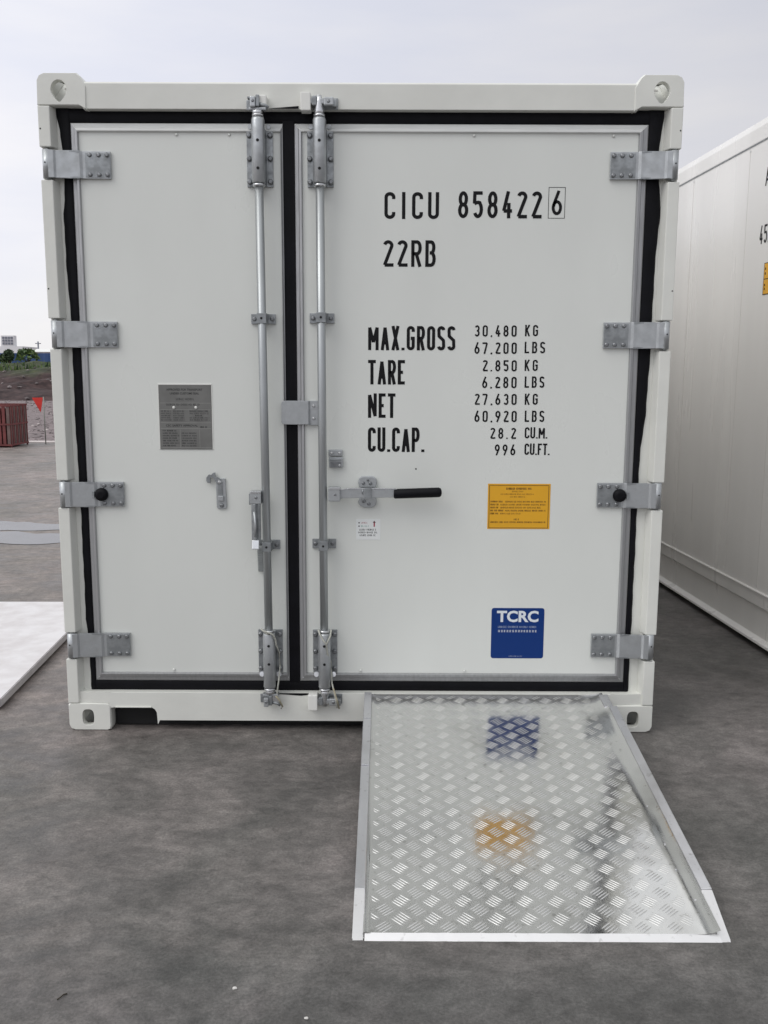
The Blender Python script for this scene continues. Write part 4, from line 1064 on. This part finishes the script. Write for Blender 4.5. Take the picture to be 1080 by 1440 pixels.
# ================================================================== SECOND CONTAINER (right)
YAW = math.atan2(2.139 - 2.046, 2.685 - 1.037)
K = empty('shipping_container', (2.139, 1.037, 0), YAW)      # local +y runs back along its side, local -x faces the first container
tag(K, 'tall white container at the right edge, seen along its long riveted side wall', 'shipping container')
y0k, y1k = -.75, 11.4; HK = 2.896; WK = 2.438
PK = lambda y, z, l: (-.0006 - l + .006, -y, z)        # text reads towards local -y
b = MB()
ymid = [-.75, .19, .60, 1.39, 2.20, 3.0, 3.8, 4.6, 5.4, 6.2, 7.0, 7.8, 8.6, 9.4, 10.2, 11.4]
b.box(.006, .07, y0k + .1, y1k - .1, .315, 2.718, SIDEP)
b.build('side_wall', K)
b = MB()
rnd = random.Random(4)
for y in ymid[1:-1]:
    b.box(.0048, .0065, y - .0018, y + .0018, .33, 2.712, SEAM)
    b.tube([(.006, y, 2.700), (.003, y, 2.700)], .006, ALULIGHT, 8)
    for k in range(2):
        b.tube([(.006, y + .012, .345 + k * .01), (.004, y + .012, .345 + k * .01)], .004, SIDEP, 8)
b.build('panel_joint', K)
b = MB()
b.prism([(.0, 2.724), (-.001, 2.80), (.012, 2.838), (.10, 2.846), (.10, 2.724)], y0k + .178, y1k - .178, 'y', SIDEP, .002)
b.box(.002, .05, y0k + .178, y1k - .178, 2.7185, 2.7235, GALVD)
b.build('top_rail', K)
b = MB()
b.prism([(.02, .316), (-.004, .316), (-.006, .310), (.003, .306), (.004, .236), (.022, .222), (.022, .062), (-.012, .048), (-.014, .036), (.02, .034), (.06, .03), (.06, .316)], y0k + .178, y1k - .178, 'y', SIDEP)
b.build('bottom_rail', K)
for y in (y0k, y1k - .178):
    for z, x in ((0, 0), (HK - .118, 0), (0, WK - .162), (HK - .118, WK - .162)):
        b = MB(); b.box(x - .008, x + .154, y, y + .178, z, z + .118, FRAME, .006)
        b.box(x - .010, x - .004, y + .06, y + .12, z + .035, z + .085, HOLE); b.build('corner_casting', K)
    for x in (0, WK - .15):
        b = MB(); b.box(x, x + .14, y + .01, y + .168, .118, HK - .118, FRAME, .004); b.build('corner_post', K)
b = MB(); b.box(.07, WK - .02, y0k + .06, y1k - .06, 2.80, 2.86, SIDEP); b.build('roof', K)
b = MB(); b.box(WK - .07, WK - .006, y0k + .178, y1k - .178, .05, 2.80, SIDEP); b.build('side_wall', K)
b = MB(); b.box(.141, WK - .151, y0k + .02, y0k + .08, .06, 2.80, DOORP); b.build('end_wall', K)
b = MB(); b.box(.141, WK - .151, y1k - .08, y1k - .02, .06, 2.80, DOORP); b.build('end_wall', K)
b = MB(); b.box(.061, WK - .08, y0k + .09, y1k - .09, .06, .22, DARK); b.build('floor', K)
b = MB()
# local y of a mark = world distance along the side from the empty
write(b, 'A', -.400, -.352, 2.477, 2.577, INK, PK, w=.40, t=.125)
b.build('lettering', K, fix=False)
b = MB()
write(b, '45R1', -.425, -.245, 2.178, 2.275, INK, PK, w=.40, t=.125, gap=.13)
b.build('lettering', K, fix=False)
b = MB()
b.prism([(-(-.345), 1.905), (-(-.345) - .35, 1.905), (-(-.345) - .35, 2.072), (-(-.345), 2.072)], .0045, .0062, 'x', YEL)
def bord(a, c, d, e_): b.poly([(.0040, -a, d), (.0040, -c, d), (.0040, -c, e_), (.0040, -a, e_)], INK)
bord(-.345, -.341, 1.905, 2.072); bord(-.341, .005, 2.068, 2.072); bord(-.341, .005, 1.905, 1.909); bord(-.341, -.28, 1.985, 1.989)
for z in (1.93, 1.95, 2.01, 2.035): bord(-.333, -.322, z, z + .012)
b.build('warning_label', K, fix=False)

# ================================================================== BACKGROUND THINGS
# blue fence
F = empty('metal_fence', (-20, 76, 0)); tag(F, 'long blue sheet metal fence behind the earth bank', 'fence')
b = MB(); pts = []
n = 420
for k in range(n + 1): x = -60 + 100 * k / n; pts.append((x, .06 if k % 4 in (1, 2) else 0))
i = b.mi(FBLUE); A = [b.bm.verts.new((x, y, 0)) for x, y in pts]; B_ = [b.bm.verts.new((x, y, 3.15)) for x, y in pts]; D = [b.bm.verts.new((x, y + .05, 3.15)) for x, y in pts]
for k in range(n):
    f = b.bm.faces.new((A[k], A[k + 1], B_[k + 1], B_[k])); f.material_index = i
    f = b.bm.faces.new((B_[k], B_[k + 1], D[k + 1], D[k])); f.material_index = i
b.build('fence_sheet', F, fix=False)
for k in range(20):
    b = MB(); x = -58 + 5 * k; b.box(x - .06, x + .06, .08, .20, 0, 3.1, FBLUE); b.build('fence_post', F)
# pale shed roof behind the fence
Sd = empty('shed', (-35.4, 96, 0)); tag(Sd, 'low shed with a white roof showing above the blue fence', 'shed')
b = MB(); b.box(-4, 4.5, 0, 9, 0, 3.7, BLDW); b.build('wall', Sd)
b = MB(); b.prism([(-.5, 3.7), (9.5, 3.7), (4.5, 4.15)], -4.4, 4.9, 'x', WHITE, .02); b.build('roof', Sd)
# distant building with a window grid
Bd = empty('building', (-113, 262, 0)); tag(Bd, 'distant pale building with a dark grid of windows near the left edge', 'building')
b = MB(); b.box(-9, 7, 0, 12, 0, 9.0, BLDW); b.box(.8, 4.6, .05, 2, 9.0, 12.1, BLDW); b.build('wall', Bd)
b = MB()
for r_ in range(3):
    for c in range(4): b.box(1.25 + c * .82, 1.85 + c * .82, -.12, .04, 9.5 + r_ * .82, 10.1 + r_ * .82, BLDG)
b.build('window', Bd)
# mast
Ms = empty('pole', (-43.3, 110, 0)); 
b = MB(); b.tube([(0, 0, 0), (0, 0, 5.3)], .09, BLDG, 8, rs=[.14, .10]); b.box(-.35, .35, -.05, .05, 5.0, 5.1, BLDG); b.build('shaft', Ms); tag(Ms, 'thin grey mast standing above the white shed roof', 'mast')
# bushes
def leafy(name, loc, rx, rz, n, m1, m2, lbl, cat, sz=.16, palm=False, seed=1):
    rr = random.Random(seed); E_ = empty(name, loc); tag(E_, lbl, cat)
    b = MB()
    for _ in range(n):
        if palm:
            a = rr.uniform(0, 6.3); d = rr.uniform(.1, 1); r_ = d * rx; z = rz * (1.0 + .35 * math.sin(d * 2.6) - .6 * d * d)
            p = Vector((math.cos(a) * r_, math.sin(a) * r_, z)); s_ = sz * 1.4
        else:
            while True:
                p = Vector((rr.uniform(-1, 1), rr.uniform(-1, 1), rr.uniform(-1, 1)))
                if p.length < 1 and p.length > .35 and rr.random() > .25 * (1 + math.sin(p.x * 6) * math.cos(p.z * 7)): break
            p = Vector((p.x * rx, p.y * rx, rz * .62 + p.z * rz * .45)); s_ = sz
        u = Vector((rr.uniform(-1, 1), rr.uniform(-1, 1), rr.uniform(-1, 1))).normalized(); v = u.orthogonal().normalized()
        b.poly([p - u * s_, p + v * s_ * .4, p + u * s_, p - v * s_ * .4], m1 if rr.random() < .6 else m2)
    b.build('crown', E_, fix=False)
    b = MB(); b.tube([(0, 0, -.5), (.02, 0, rz * .3), (0, .05, rz * .75)], .08, BARK, 6, rs=[.10, .07, .03])
    for k in range(5): a = k * 1.3; b.tube([(0, 0, rz * .3), (math.cos(a) * rx * .5, math.sin(a) * rx * .5, rz * .8)], .03, BARK, 5, rs=[.04, .015])
    b.build('trunk', E_)
leafy('shrub', (-28.75, 66, 2.15), .36, 1.0, 420, LEAFD, LEAFD, 'dark round shrub in front of the blue fence at its left', 'shrub', seed=3)
leafy('shrub', (-27.55, 66.5, 1.8), .85, 1.1, 170, LEAF, LEAFD, 'spreading yellow-green shrub with arching leaves before the blue fence', 'shrub', .2, True, seed=5)
leafy('shrub', (-29.9, 68, 2.1), .6, .75, 420, LEAFD, LEAF, 'low dark shrub left of the round one by the blue fence', 'shrub', seed=9)
# red slatted stack at the yard edge
Q = empty('slatted_crate', (-7.80, 14.25, 0)); tag(Q, 'red slatted steel crate standing at the far edge of the concrete yard', 'crate')
b = MB()
for k in range(17):
    x = -1.02 + k * .088; m_ = REDP if k % 3 != 1 else REDG
    b.box(x, x + .060, -.012, .012, .05, .82, m_, .003)
for k in range(9):
    y = .03 + k * .088; b.box(.435, .455, y, y + .06, .05, .82, REDP if k % 2 else REDG, .003)
b.build('slats', Q)
b = MB()
for z in (.03, .44, .81):
    b.box(-1.04, .47, -.022, -.012, z, z + .035, REDP); b.box(.455, .465, -.012, .82, z, z + .035, REDP); b.box(-1.04, .47, .82, .85, z, z + .035, REDP)
for x in (-1.04, .43):
    for y in (.0, .80): b.box(x, x + .03, y + .013, y + .043, 0, .84, REDP)
b.build('crate_frame', Q)
b = MB(); b.box(-1.0, .42, .05, .79, .02, .78, mat('crate_load', (.13, .055, .05), .8, var=.5, vscale=8), .02); b.build('load', Q)
# marker flag
G_ = empty('marker_flag', (-7.02, 15.2, 0)); tag(G_, 'red triangular pennant on a thin green pole behind the container post', 'flag')
b = MB(); b.tube([(0, 0, 0), (0, 0, .98)], .012, POLEM, 8); b.build('pole', G_)
b = MB(); b.poly([(-.012, 0, .965), (-.250, .02, .960), (-.075, .01, .655)], REDF)
o = b.build('pennant', G_, fix=False)
sm = o.modifiers.new('s', 'SOLIDIFY'); sm.thickness = .004

# small litter on the yard
def pebble(x, y, r_, lbl, cat='pebble', m_=CHIP, seed=0):
    rr = random.Random(seed); q = bmesh.new(); bmesh.ops.create_icosphere(q, subdivisions=2, radius=r_)
    for v in q.verts: v.co = Vector((v.co.x * 1.3, v.co.y, v.co.z * .6)) * rr.uniform(.85, 1.15)
    b = MB(); b.merge(q, m_, Matrix.Translation((0, 0, r_ * .5)), smooth=False); o = b.build(cat, loc=(x, y, 0)); tag(o, lbl, cat)
pebble(-.261, -1.589, .0045, 'small white chip on the yard left of the ramp foot', seed=1)
pebble(-.078, -1.690, .004, 'tiny pale chip on the yard at the bottom of the frame', seed=2)

b = MB(); b.tube([(-.013, .002, .002), (-.004, -.001, .004), (.006, .002, .003), (.014, -.002, .002)], .0015, TWIG, 6); o = b.build('twig', loc=(-.669, -1.622, 0)); o.rotation_euler.z = R(60); tag(o, 'small dark twig lying on the yard at the lower left', 'twig')
